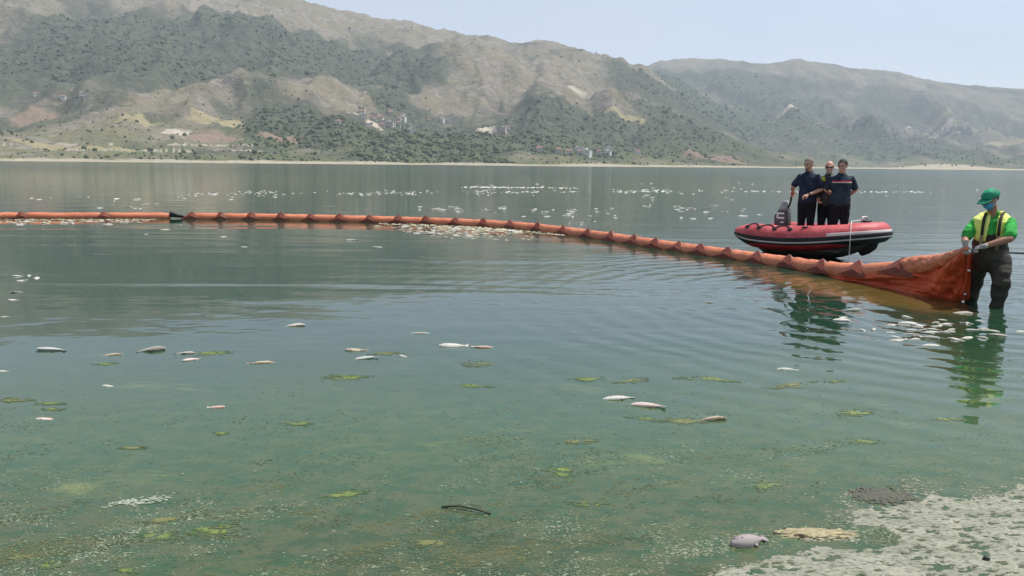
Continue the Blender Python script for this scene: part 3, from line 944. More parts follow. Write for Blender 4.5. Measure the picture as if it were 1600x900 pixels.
FISH_FAR = [(-9.06, 21.09), (-9.2, 22.53), (-9.43, 24.18), (-5.7, 18.13), (-6.97, 20.58), (-3.78, 20.06), (-2.93,
    18.42), (-16.45, 35.2), (-15.92, 34.72), (-17.85, 40.49), (-15.73, 32.6), (-17.84, 38.33), (-15.09, 36.27),
    (-15.42, 36.13), (-17.37, 39.49), (-14.37, 32.6), (-15.05, 33.59), (-17.74, 40.54), (-15.13, 35.01), (-18.83,
    40.72), (-15.37, 36.18), (-14.16, 32.55), (-14.03, 32.22), (-21.78, 39.36), (-21.58, 39.11), (-22.03, 40.89),
    (-22.69, 40.44), (-20.89, 42.19), (-21.67, 42.78), (-17.56, 45.36), (-17.16, 43.84), (-16.08, 41.73), (-15.92,
    41.6), (-13.48, 41.01), (-15.56, 46.89), (-13.53, 41.17), (-14.36, 43.84), (-14.32, 51.09), (-13.26, 47.84),
    (-15.29, 52.39), (-12.33, 44.56), (-13.6, 45.76), (-14.87, 51.56), (-13.44, 46.07), (-14.58, 52.83), (-14.92,
    52.71), (-8.52, 57.56), (-7.64, 54.34), (-8.5, 53.98), (-3.09, 72.91), (-1.87, 74.54), (-3.21, 65.57), (-1.75,
    71.55), (-3.35, 57.53), (-2.37, 56.48), (-0.49, 67.18), (-2.13, 63.81), (-1.4, 62.68), (-1.7, 62.14), (-0.3,
    64.7), (-2.11, 60.29), (-3.16, 67.78), (-0.16, 64.49), (-2.63, 36.24), (-2.76, 33.87), (-3.63, 33.56), (-2.41,
    36.07), (-2.31, 34.4), (-2.22, 34.87), (-2.06, 33.39), (-3.86, 35.77), (-2.08, 32.57), (-3.17, 34.27), (-2.43,
    34.96), (-2.96, 34.89), (-2.86, 33.79), (-3.08, 34.6), (-0.4, 36.03), (-0.65, 32.22), (-1.11, 34.77), (-0.34,
    34.83), (-1.26, 33.6), (-0.51, 35.57), (-1.07, 34.17), (2.22, 33.15), (2.39, 34.97), (1.09, 31.68), (2.32, 33.09),
    (0.95, 35.04), (1.63, 34.68), (2.01, 30.77), (0.83, 33.94), (2.08, 31.9), (2.19, 33.75), (0.71, 33.82), (2.2,
    34.24), (1.16, 33.1), (1.32, 33.18), (2.54, 35.1), (0.39, 29.95), (2.1, 30.0), (1.23, 30.05), (2.52, 34.63),
    (1.88, 30.76), (3.59, 32.23), (3.3, 33.51), (3.45, 35.8), (3.7, 34.0), (4.19, 36.15), (3.71, 31.04), (3.57,
    29.72), (3.8, 31.85), (2.73, 30.54), (7.63, 50.21), (7.36, 45.09), (5.96, 37.76), (7.98, 49.29), (6.0, 38.9),
    (6.4, 40.23), (8.28, 53.09), (6.36, 39.67), (6.75, 34.27), (8.44, 34.5), (9.5, 39.91), (7.7, 34.05), (7.1, 37.54),
    (7.3, 35.93), (7.74, 36.35), (9.39, 39.93), (7.31, 38.58), (7.57, 39.06), (8.49, 34.23), (6.89, 36.01), (7.7,
    37.37), (7.34, 35.21), (8.3, 37.18), (7.37, 37.21), (6.92, 35.69), (8.59, 37.11), (5.93, 29.99), (6.27, 29.59),
    (6.94, 29.94), (9.36, 32.49), (9.49, 35.34), (8.58, 31.55), (8.48, 31.62), (10.01, 37.08), (8.67, 31.64), (53.35,
    120.66), (42.5, 95.2), (56.57, 125.23), (12.06, 47.24), (12.49, 50.35), (10.66, 64.12), (15.8, 64.06), (18.79,
    70.68), (18.97, 73.76), (11.48, 70.32), (12.84, 86.48), (25.46, 96.86), (14.38, 89.13), (25.19, 90.36), (9.55,
    63.09), (10.52, 63.35), (16.24, 65.42), (34.95, 70.25), (41.27, 76.38), (39.48, 73.1), (27.87, 64.33), (24.75,
    56.88), (24.88, 61.57), (2.9, 61.2), (2.26, 80.34), (1.89, 66.08), (4.31, 73.54), (2.59, 72.77), (2.49, 72.04),
    (-18.53, 78.16), (-7.31, 13.01), (-7.54, 13.19), (2.13, 26.29), (2.13, 26.77), (1.73, 26.46), (2.66, 27.63)]
FISH_BOOM = [(-14.15, 24.23), (-11.03, 25.12), (-12.8, 24.48), (-14.27, 25.13), (-13.9, 24.57), (-13.78, 25.28),
    (-11.6, 24.22), (-13.4, 24.42), (-12.79, 24.23), (-12.63, 25.38), (-14.4, 25.61), (-12.96, 25.1), (-14.23, 24.96),
    (-13.23, 24.31), (-13.73, 23.84), (-12.76, 24.71), (-12.59, 24.29), (-11.4, 24.99), (-12.64, 24.5), (-11.38,
    25.3), (-11.43, 24.23), (-13.15, 25.38), (-2.29, 22.44), (-1.07, 21.44), (-0.5, 23.37), (-2.6, 23.87), (-2.48,
    22.65), (-0.45, 21.99), (-2.18, 21.97), (-2.12, 23.09), (-1.01, 23.85), (-2.9, 22.8), (-2.2, 23.35), (-1.37,
    22.08), (-3.87, 24.49), (-1.76, 22.63), (-2.42, 22.89), (0.11, 23.1), (-1.58, 23.87), (-2.17, 22.46), (-2.77,
    22.56), (-0.22, 23.64), (-0.0, 23.12), (-0.79, 22.11), (-2.1, 22.37), (-1.15, 21.8), (-2.18, 22.24), (0.16,
    22.69), (-1.6, 23.89), (-1.65, 23.06), (-0.98, 22.23), (-1.5, 23.64), (-1.2, 22.27), (-2.46, 22.21), (-1.25,
    23.79), (-0.07, 23.53), (-1.98, 22.13), (-1.34, 22.45), (-1.22, 22.77), (-2.19, 23.9), (-3.09, 23.21), (-0.87,
    22.61), (-0.94, 23.08), (-2.28, 23.32), (-0.42, 23.81), (-1.65, 23.43), (-0.84, 23.1), (-2.06, 23.11), (-1.44,
    21.75), (-1.89, 21.7), (-2.96, 24.05), (-3.08, 24.5), (-0.77, 22.19), (-2.64, 24.09)]
ALGAE = [(-3.6, 7.44, 0.11), (-2.82, 7.92, 0.18), (-3.77, 6.26, 0.12), (-3.32, 6.02, 0.09), (-1.48, 5.74, 0.09),
    (-2.36, 5.2, 0.08), (-3.44, 6.18, 0.07), (-1.94, 5.51, 0.05), (-1.74, 4.1, 0.08), (-1.68, 3.92, 0.07), (-0.88,
    4.47, 0.1), (-2.27, 3.69, 0.08), (-2.06, 3.6, 0.06), (-1.7, 3.57, 0.05), (-1.21, 7.96, 0.15), (-1.45, 7.04, 0.16),
    (-0.33, 6.81, 0.09), (1.04, 7.03, 0.13), (0.66, 7.08, 0.13), (1.71, 7.12, 0.16), (2.33, 6.93, 0.12), (2.55, 6.14,
    0.14), (3.17, 6.0, 0.1), (1.2, 5.9, 0.13), (2.35, 5.47, 0.1), (0.32, 4.87, 0.07), (0.45, 5.41, 0.12), (0.31, 4.8,
    0.07), (0.41, 4.36, 0.07), (-0.36, 3.86, 0.1), (-1.47, 3.98, 0.12), (2.73, 7.07, 0.08), (-0.28, 7.6, 0.14), (0.97,
    5.93, 0.09), (1.47, 4.65, 0.09)]


def fish_mesh(name, cols, bend, fat):
    """a fish lying on its side, half out of the water: one body with tail, back and belly fins"""
    prof = [(-.5, .02, .015), (-.47, .06, .03), (-.40, .095, .06), (-.30, .125, .078), (-.15, .145, .085), (0, .138, .078), (.15, .11, .062),
            (.26, .07, .042), (.33, .042, .026), (.38, .04, .016), (.43, .085, .010), (.50, .125, .006)]
    n = 12
    f = Form()
    rings = []
    for x, hy, hz in prof:
        by = bend * (x + .1) ** 2
        hy, hz = hy * fat, hz * fat
        rings.append([(x, by + hy * math.cos(q), hz * math.sin(q) + .012) for q in [2 * math.pi * k / n for k in range(n)]])
    f.ring_loft(rings)
    # notch in the tail, back fin, belly fin, side fin: thin solid blades
    def blade(pts):
        b = len(f.v)
        m = len(pts)
        f.v += [(x, y + bend * (x + .1) ** 2, z + .006) for x, y, z in pts] + [(x, y + bend * (x + .1) ** 2, z - .006) for x, y, z in pts]
        f.f.append(tuple(b + i for i in range(m)))
        f.f.append(tuple(b + m + i for i in reversed(range(m))))
        for i in range(m):
            k = (i + 1) % m
            f.f.append((b + i, b + m + i, b + m + k, b + k))
    blade([(-.12, .13 * fat, .02), (-.02, .215 * fat, .02), (.10, .18 * fat, .02), (.16, .10 * fat, .02)])
    blade([(.02, -.12 * fat, .02), (.08, -.19 * fat, .015), (.16, -.10 * fat, .02)])
    blade([(-.28, -.04, .085 * fat), (-.17, -.10, .07), (-.20, -.02, .095 * fat)])
    bm_me = bpy.data.meshes.new(name)
    bm_me.from_pydata(f.v, [], f.f)
    bm = bmesh.new()
    bm.from_mesh(bm_me)
    bmesh.ops.recalc_face_normals(bm, faces=bm.faces)
    bm.to_mesh(bm_me)
    bm.free()
    bm_me.polygons.foreach_set('use_smooth', [True] * len(bm_me.polygons))
    g = Nodes(name)
    co = g.coord('Object')
    sp = g.n('ShaderNodeSeparateXYZ')
    g.link(co, sp.inputs[0])
    back = g.ramp(g.math('ADD', sp.outputs['Y'], g.math('MULTIPLY', g.math('SUBTRACT', g.noise(co, 9, 4, .6), .5), .16)), -.03, .10)
    c = g.mix(back, cols[0], cols[1])
    blot = g.ramp(g.noise(g.mapping(co, (7, 11, 7)), 1, 4, .7), .56, .70)
    c = g.mix(g.math('MULTIPLY', blot, .6), c, cols[2])
    eye = g.math('LESS_THAN', g.math('ADD', g.math('ABSOLUTE', g.math('ADD', sp.outputs['X'], .405)),
                                     g.math('ABSOLUTE', g.math('SUBTRACT', sp.outputs['Y'], .03))), .028)
    c = g.mix(eye, c, (.02, .02, .02, 1))
    sc = g.n('ShaderNodeTexVoronoi')
    g.link(g.mapping(co, (38, 38, 38)), sc.inputs['Vector'])
    bm_me.materials.append(g.set(Base_Color=c, Roughness=.38, Specular_IOR_Level=.5, Normal=g.bump(sc.outputs['Distance'], .01, .5)))
    return bm_me


FISH_COL = [((.66, .64, .58, 1), (.48, .44, .37, 1), (.42, .33, .25, 1)),
            ((.58, .58, .54, 1), (.26, .25, .20, 1), (.45, .35, .27, 1)),
            ((.60, .52, .38, 1), (.16, .12, .07, 1), (.13, .09, .06, 1)),
            ((.72, .58, .52, 1), (.40, .22, .17, 1), (.50, .22, .18, 1))]
FISH = [fish_mesh('dead_fish', FISH_COL[i % 4], (.25, -.3, .15, -.12, .5, 0)[i % 6], (1, .85, 1.12, .75)[i % 4 if i < 4 else (i + 1) % 4]) for i in range(8)]
NEAR_LABELS = {
    5: 'silvery dead fish floating flat, left of a brown one, off the algae flecks',
    6: 'brown backed dead fish above a yellow green algae clump',
    7: 'silver dead fish tilted beside two thin pale ones',
    8: 'thin white dead fish just above a tilted pinkish one',
    9: 'thin pinkish dead fish tilted below a white one',
    10: 'dark brown mottled dead fish floating alone on calm water',
    11: 'white dead fish alone where the hill reflection breaks up',
    12: 'short white dead fish floating belly up, far from the boom',
    13: 'small white dead fish floating alone on open green water',
    14: 'pinkish brown dead fish with a pale tail floating alone',
    15: 'small pinkish dead fish above scattered algae flecks',
    16: 'tan brown dead fish above a silver one beside an algae clump',
    17: 'thin silver dead fish below a tan brown one',
    18: 'short silver dead fish at the end of a yellow algae streak',
    19: 'long white dead fish touching a thin pinkish one tail to tail',
    20: 'thin pinkish dead fish behind a long white one',
    21: 'thin silver dead fish half sunk in calm water',
    22: 'plump white dead fish next to a pinkish one on open water',
    23: 'pinkish brown dead fish just past a plump white one',
    24: 'small silver dead fish in the ripples off the boom',
    25: 'thin silver dead fish beside a faint green algae clump',
    26: 'speckled grey brown dead fish in a yellow algae patch',
}


def put_fish(x, y, ln, ang, kind, label, group=None):
    m = FISH[kind + 4 * random.randint(0, 1)]
    o = bpy.data.objects.new('dead_fish', m)
    COL.objects.link(o)
    o.location = (x, y, random.uniform(-.010, .004) * ln / .25)
    flip = random.choice((0, math.pi))
    o.rotation_euler = (random.uniform(-.25, .35), random.uniform(-.06, .06), math.radians(ang) * 2.2 + flip)
    o.scale = (ln, ln * random.uniform(.85, 1.1), ln * random.uniform(.9, 1.2))
    tag(o, label, 'fish', group)
    return o


for i, (x, y, ln, ang, kind) in enumerate(FISH_NEAR):
    if i < 5:
        put_fish(x, y, ln, ang, kind, 'white dead fish in the loose line of five off the scum drift', 'dead fish in the loose line of five')
    else:
        put_fish(x, y, ln, ang, kind, NEAR_LABELS[i])
for x, y, ln, ang, kind in FISH_CLUSTER + [(random.gauss(4.72, .42), random.gauss(9.45, .38), random.uniform(.09, .15), random.uniform(-30, 30), 0) for _ in range(16)]:
    put_fish(x, y, min(.28, ln * 1.45), ang, random.choice((0, 0, 1, 0)), 'pale dead fish in the dense cluster floating in front of the wading man', 'dead fish clustered before the wading man')
for i, (x, y) in enumerate(FISH_FAR):
    put_fish(x, y, random.uniform(.17, .30) * (1 + .012 * max(0, y - 25)), random.uniform(-35, 35), 0 if random.random() < .8 else 1,
             'white dead fish speck on open water beyond the boom' if y > 26 else 'white dead fish floating singly just inside the boom',
             'dead fish scattered beyond the boom' if y > 26 else 'dead fish inside the boom')
for x, y in FISH_BOOM:
    put_fish(x, y, random.uniform(.2, .33), random.uniform(-30, 30), random.choice((0, 0, 1, 2)),
             'dead fish in the scum drift against the long float boom' if x < -8 else 'dead fish packed in the scum drift against the boom bend',
             'dead fish in the drift by the long floats' if x < -8 else 'dead fish in the drift by the boom bend')


# ------------------------------------------------------------------ scum, foam, algae and flecks on the water
def flakes(name, pts, sizes, mat, label, cat, thick=.3, aspect=2.2, rot=None):
    """many small irregular flakes lying on the water, one object"""
    n = len(pts)
    pts = np.asarray(pts, float)
    k = 6
    ang = np.linspace(0, 2 * np.pi, k, endpoint=False)[None, :] + RNG.uniform(-.3, .3, (n, k))
    rad = RNG.uniform(.5, 1.1, (n, k)) * np.asarray(sizes)[:, None]
    lx, ly = np.cos(ang) * rad * aspect * .7, np.sin(ang) * rad * .8
    th = (RNG.normal(0, .35, n) if rot is None else rot)[:, None]
    x = lx * np.cos(th) - ly * np.sin(th) + pts[:, :1]
    y = lx * np.sin(th) + ly * np.cos(th) + pts[:, 1:2]
    z = np.full((n, k), .001)
    ring = np.stack([x, y, z], 2)
    peak = np.concatenate([pts[:, :2], (np.asarray(sizes) * thick * RNG.uniform(.5, 1.3, n))[:, None] + .002], 1)[:, None, :]
    V = np.concatenate([ring, peak], 1)
    a = np.arange(k)
    tri = np.stack([a, (a + 1) % k, np.full(k, k)], 1)
    Fq = tri[None] + (np.arange(n) * (k + 1))[:, None, None]
    o = fast_mesh(name, V.reshape(-1, 3), Fq.reshape(-1, 3), mat, 3)
    tag(o, label, cat, kind='stuff')
    return o


def speck_mat(name, a, b, scale=1.5, rough=.8):
    g = Nodes(name)
    pos = g.n('ShaderNodeNewGeometry').outputs['Position']
    c = g.mix(g.ramp(g.noise(pos, scale, 3, .7), .35, .65), a, b)
    return g.set(Base_Color=c, Roughness=rough)


# drifts of scum held by the boom
pts, sz = [], []
for _ in range(520):
    x = random.uniform(-17.5, -11.0)
    y = np.interp(x, [-17.5, -10.8], [25.7, 26.75]) - random.random() ** 1.6 * (1.7 if x < -13 else 1.2)
    pts.append((x, y)); sz.append(random.uniform(.012, .055))
for _ in range(760):
    x = random.gauss(-1.35, 1.25)
    if abs(x + 1.35) > 2.7: continue
    yb = np.interp(x, [-4.4, -2.59, -.84, .72, 1.4], [26.1, 25.6, 24.75, 23.25, 22.2])
    y = yb - .05 - random.random() ** 1.1 * 4.2 * max(.04, 1 - ((x + 1.2) / 2.7) ** 2) ** .8 * (1 if random.random() < .45 else .35)
    pts.append((x, y)); sz.append(random.uniform(.012, .055))
flakes('scum_drift', pts, sz, speck_mat('scum_foam', (.56, .51, .38, 1), (.30, .29, .18, 1), 3), 'cream scum drifting against the inside of the boom', 'scum', .14, 2.4)

# long thin foam streaks on the open water
pts, sz = [], []
for _ in range(620):
    x = random.uniform(-18, 16)
    y = 56 + .25 * x + 3.5 * math.sin(x * .11) + random.gauss(0, 2.2) * (.3 + abs(math.sin(x * .7)))
    if math.sin(x * 1.9) + math.sin(x * .73 + 1) < random.uniform(-1.2, .9): continue
    pts.append((x, y)); sz.append(random.uniform(.02, .075))
for _ in range(130):
    x = random.uniform(-4, 5)
    pts.append((x, 68 + random.gauss(0, .8))); sz.append(random.uniform(.03, .09))
for _ in range(90):
    x = random.uniform(16, 32)
    pts.append((x, 60 + .2 * x + random.gauss(0, .8))); sz.append(random.uniform(.03, .09))
flakes('foam_streak', pts, sz, speck_mat('foam_white', (.72, .72, .68, 1), (.5, .5, .46, 1)), 'thin white foam streaks on the open lake', 'foam', .3, 2.6)

# pale flecks and shreds over the shallows, thicker towards the bank
def scatter(n, near, reach, seed, fx, fy, base, gain, fade0, fade1):
    y = np.where(RNG.random(n) < near, 3.2 + np.abs(RNG.normal(0, reach, n)), RNG.uniform(3.2, 10, n))
    x = RNG.uniform(-.74, .74, n) * (y + .6)
    xr, yr_ = x * .93 + y * .36, y * .93 - x * .36
    d = fbm(xr * fx + seed, yr_ * fy * 1.7, 5, seed, .62)
    p = (base + np.maximum(0, d - .06) * gain) * np.clip((fade0 - y) / fade1, .08, 1.2)
    ok = RNG.random(n) < p
    return np.stack([x[ok], y[ok]], 1)


pts = scatter(210000, .8, 1.15, 91, 1.0, 1.3, .022, 1.25, 7.4, 3.4)
pts = pts[RNG.random(len(pts)) < np.where(pts[:, 0] > -.6, 1, .5)]
sz = RNG.uniform(.0013, .0050, len(pts)) * np.where(RNG.random(len(pts)) < .08, 1.9, 1)
flakes('floating_fleck', pts, sz, speck_mat('fleck_pale', (.26, .29, .20, 1), (.10, .145, .065, 1), 2.5), 'pale flecks and shreds of weed floating over the shallows', 'flecks', .25, 2.4)

# drowned weed shreds, dark and olive
pts = scatter(190000, .85, 1.4, 95, 1.6, 2.2, .02, 1.3, 7.2, 3.4)
sz = RNG.uniform(.002, .009, len(pts))
flakes('drowned_weed', pts, sz, speck_mat('weed_olive', (.030, .055, .024, 1), (.095, .100, .040, 1), 2.5), 'olive brown shreds of drowned weed over the shallows', 'weed', .12, 2.6)

# yellow green algae clumps, each its own
def algae_mat(name, bright, mid, rim):
    """bright where the clump floats thick, paling to the colour of drowned weed at its thin rim"""
    g = Nodes(name)
    gen = g.coord('Generated')
    pos = g.n('ShaderNodeNewGeometry').outputs['Position']
    off = g.n('ShaderNodeVectorMath', operation='DISTANCE')
    g.link(g.mapping(gen, (1, 1, 0)), off.inputs[0])
    off.inputs[1].default_value = (.5, .5, 0)
    c = g.mix(g.ramp(g.noise(pos, 22, 3, .7), .35, .65), bright, mid)
    d = g.math('ADD', off.outputs['Value'], g.math('MULTIPLY', g.math('SUBTRACT', g.noise(pos, 9, 3, .7), .5), .5))
    c = g.mix(g.ramp(d, .12, .40), c, rim)
    return g.set(Base_Color=c, Roughness=.5)


M_ALGAE = [algae_mat('algae_bright', (.165, .205, .042, 1), (.095, .14, .04, 1), (.048, .085, .032, 1)),
           algae_mat('algae_olive', (.13, .145, .045, 1), (.16, .155, .06, 1), (.055, .08, .032, 1))]
for i, (x, y, r) in enumerate(ALGAE):
    n = int(160 + 16000 * r * r)
    cs = [(0, 0, 1)] + [(random.gauss(0, .7), random.gauss(0, .3), random.uniform(.3, .7)) for _ in range(random.randint(1, 4))]
    q = []
    for cx_, cy_, k_ in cs:
        m_ = int(n * k_ / 1.6)
        q.append((RNG.normal(0, .36, (m_, 2)) * np.array([1.35, .5 + .3 * random.random()]) * k_ + np.array([cx_, cy_])) * r)
    q = np.concatenate(q)
    q = q[fbm(q[:, 0] * 26 + i * 7.3, q[:, 1] * 40, 3, 101) > -.12]
    q[:, 1] += q[:, 0] * random.uniform(-.2, .35)
    o = flakes('algae_clump', q, RNG.uniform(.0025, .0075, len(q)) * (1 + r * 3), M_ALGAE[i % 3 == 2], None, None, .22, 2.2)
    o.name = 'algae_film'
    rt = empty('algae_clump', (x, y, .001))
    o.parent = rt
    o = rt
    far = y > 5.6
    tag(o, ('yellow green algae clump floating among the dead fish' if far else 'yellow green algae clump in the flecked shallows') if i % 3 != 2 else
        ('olive algae clump floating among the dead fish' if far else 'olive algae clump in the flecked shallows'), 'algae', 'algae clumps on the water')


# grey green scum mat drying at the water's edge
def build_mat():
    x0, x1, y0, y1, st = .3, 3.7, 2.6, 4.95, .009
    nx, ny = int((x1 - x0) / st), int((y1 - y0) / st)
    X, Y = np.meshgrid(np.linspace(x0, x1, nx), np.linspace(y0, y1, ny))
    # edge of the mat, on the map
    edge = np.interp(X, [.3, .95, 1.1, 1.32, 1.48, 1.62, 1.72, 1.80, 1.92, 2.08, 2.25, 2.34, 2.5, 2.75, 2.95, 3.7],
                     [3.0, 3.60, 3.68, 3.76, 3.92, 3.88, 4.02, 4.30, 4.40, 4.40, 4.46, 4.58, 4.52, 4.54, 4.74, 4.9])
    m = edge - Y + .07 * fbm(X * 5, Y * 5, 4, 51) + .03 * fbm(X * 18, Y * 18, 3, 53)
    # open pool with the tan slab beside it
    pool = 1 - (((X - 1.72) * .9 + (Y - 3.98) * .3) / .22) ** 2 - (((Y - 3.98) - (X - 1.72) * .25) / .13) ** 2
    m = np.where(pool + .5 * fbm(X * 9, Y * 9, 3, 55) > .1, -1, m)
    cr = fbm(X * 16 + Y * 5, Y * 42 - X * 10, 3, 57)
    hole = (cr > .43 - .1 * fbm(X * 2.4, Y * 2.4, 2, 59))
    m = np.where(hole & (m < 1.2), -1, m)
    h = .002 + .005 * np.clip(m * 6, 0, 1) + .003 * fbm(X * 9, Y * 20, 4, 61) + .0015 * fbm(X * 45, Y * 45, 2, 63)
    ok = (m > 0)
    kq = ok[:-1, :-1] & ok[1:, :-1] & ok[1:, 1:] & ok[:-1, 1:]
    i = (np.arange(ny - 1)[:, None] * nx + np.arange(nx - 1)[None, :])[kq]
    Fq = np.stack([i, i + 1, i + nx + 1, i + nx], 1)
    V = np.stack([X.ravel(), Y.ravel(), np.maximum(h, .002).ravel()], 1)
    # skirt the mat down to the water: vertices on the rim sit at the surface
    cnt = np.bincount(Fq.ravel(), minlength=len(V))
    V[(cnt > 0) & (cnt < 4), 2] = .0008
    used = np.unique(Fq)
    remap = np.full(len(V), -1)
    remap[used] = np.arange(len(used))
    g = Nodes('scum_mat')
    pos = g.n('ShaderNodeNewGeometry').outputs['Position']
    a = g.noise(g.mapping(pos, (5, 9, 5)), 1, 5, .65)
    b = g.noise(g.mapping(pos, (30, 80, 30), rot=(0, 0, -.25)), 1, 4, .65)
    c = g.mix(g.ramp(a, .35, .65), (.22, .228, .165, 1), (.32, .315, .245, 1))
    c = g.mix(g.ramp(b, .48, .64), c, (.085, .10, .065, 1))
    mat = g.set(Base_Color=c, Roughness=.75, Normal=g.bump(b, .012))
    o = fast_mesh('scum_mat', V[used], remap[Fq], mat, 4, True)
    tag(o, 'grey green crusted algae scum mat at the bank', 'scum', kind='stuff')
    # shreds that have come loose along its edge
    n = 5200
    x = RNG.uniform(.6, 3.6, n)
    y = np.interp(x, X[0], edge[0]) + RNG.exponential(.13, n) - .05
    ok = fbm(x * 6, y * 9, 4, 111) > .02 + .5 * RNG.random(n) * np.clip(y - np.interp(x, X[0], edge[0]), 0, 1) * 3
    flakes('scum_shred', np.stack([x[ok], y[ok]], 1), RNG.uniform(.002, .009, ok.sum()), mat, 'loose shreds of scum trailing off the mat edge', 'scum', .2, 2.4)


build_mat()


def lumpy(name, loc, r, mat, label, cat, seed, flat=1.0, freq=6.0, amp=.35):
    f = Form().ellipsoid((0, 0, 0), (1, 1, 1), nu=40, nv=24)
    V = []
    for p in f.v:
        d = 1 + amp * mnoise.fractal(Vector(p) * freq * .4 + Vector((seed, 0, 0)), .6, 2.2, 5)
        V.append((p[0] * r[0] * d, p[1] * r[1] * d, max(-.01, p[2] * r[2] * d * flat)))
    f.v = V
    o = f.obj(name, mat)
    o.location = loc
    tag(o, label, cat)
    return o


q = RNG.normal(0, 1, (900, 2)) * np.array([.085, .045])
q = q[np.abs(q[:, 0]) < .17]
o = flakes('weed_tangle', q, RNG.uniform(.004, .012, len(q)), speck_mat('weed_dark', (.05, .058, .045, 1), (.11, .11, .085, 1), 60), None, None, .8, 2.4)
rt = empty('weed_clump', (2.07, 4.52, .002))
o.parent = rt
o = rt
tag(o, 'dark tangled weed clump at the tip of the scum mat', 'weed')
lumpy('scum_slab', (1.52, 4.02, 0), (.19, .06, .007), speck_mat('slab_tan', (.36, .31, .18, 1), (.24, .21, .12, 1), 50), 'tan crumbly slab of scum beside the open pool in the mat', 'scum', 5, 1, 16, .5)
dead = fish_mesh('dead_fish', ((.42, .37, .36, 1), (.30, .22, .22, 1), (.26, .16, .17, 1)), .1, 1.1)
o = bpy.data.objects.new('dead_fish', dead); COL.objects.link(o)
o.location = (1.155, 3.90, .006); o.scale = (.20, .25, .42); o.rotation_euler = (.15, 0, .35)
tag(o, 'bloated grey mauve dead fish lying at the scum mat edge', 'fish')
st = tube_path([(-.36, 4.29, .008), (-.27, 4.285, .018), (-.17, 4.245, .014), (-.10, 4.215, .006)], .005)
tag(st.obj('driftwood_stick', cloth_mat('wet_wood', (.045, .045, .03, 1), .3, 20, .5, .002)), 'dark wet stick floating among flecks of weed', 'stick')
q = RNG.normal(0, 1, (700, 2)) * np.array([.075, .026])
q[:, 1] += q[:, 0] * .3
q = q[(np.abs(q[:, 0]) < .16) & (fbm(q[:, 0] * 40, q[:, 1] * 60, 3, 121) > -.1)]
o = flakes('scum_film', q, RNG.uniform(.003, .008, len(q)), speck_mat('shred_pale', (.36, .39, .33, 1), (.15, .20, .14, 1), 60), None, None, .2, 2.4)
rt = empty('scum_patch', (-1.98, 4.34, .002))
o.parent = rt
tag(rt, 'pale torn patch of scum floating in the green shallows', 'scum')
bl = lumpy('dark_pebble', (2.21, 3.74, .012), (.016, .011, .012), cloth_mat('wet_stone', (.02, .02, .022, 1), .3, 30, .4, .001), 'small black stone lying on the scum mat', 'stone', 9, 1, 3, .3)


# ------------------------------------------------------------------ inflatable boat
BOAT_C0, BOAT_TH = Vector((5.23, 18.54, 0)), R(-48)
BH = Vector((math.cos(BOAT_TH), math.sin(BOAT_TH), 0))        # bow direction
BF = Vector((-BH.y, BH.x, 0))                                  # towards the far side


def on_boat(s, k, z=0.0):
    return BOAT_C0 + BH * s + BF * k + Vector((0, 0, z))


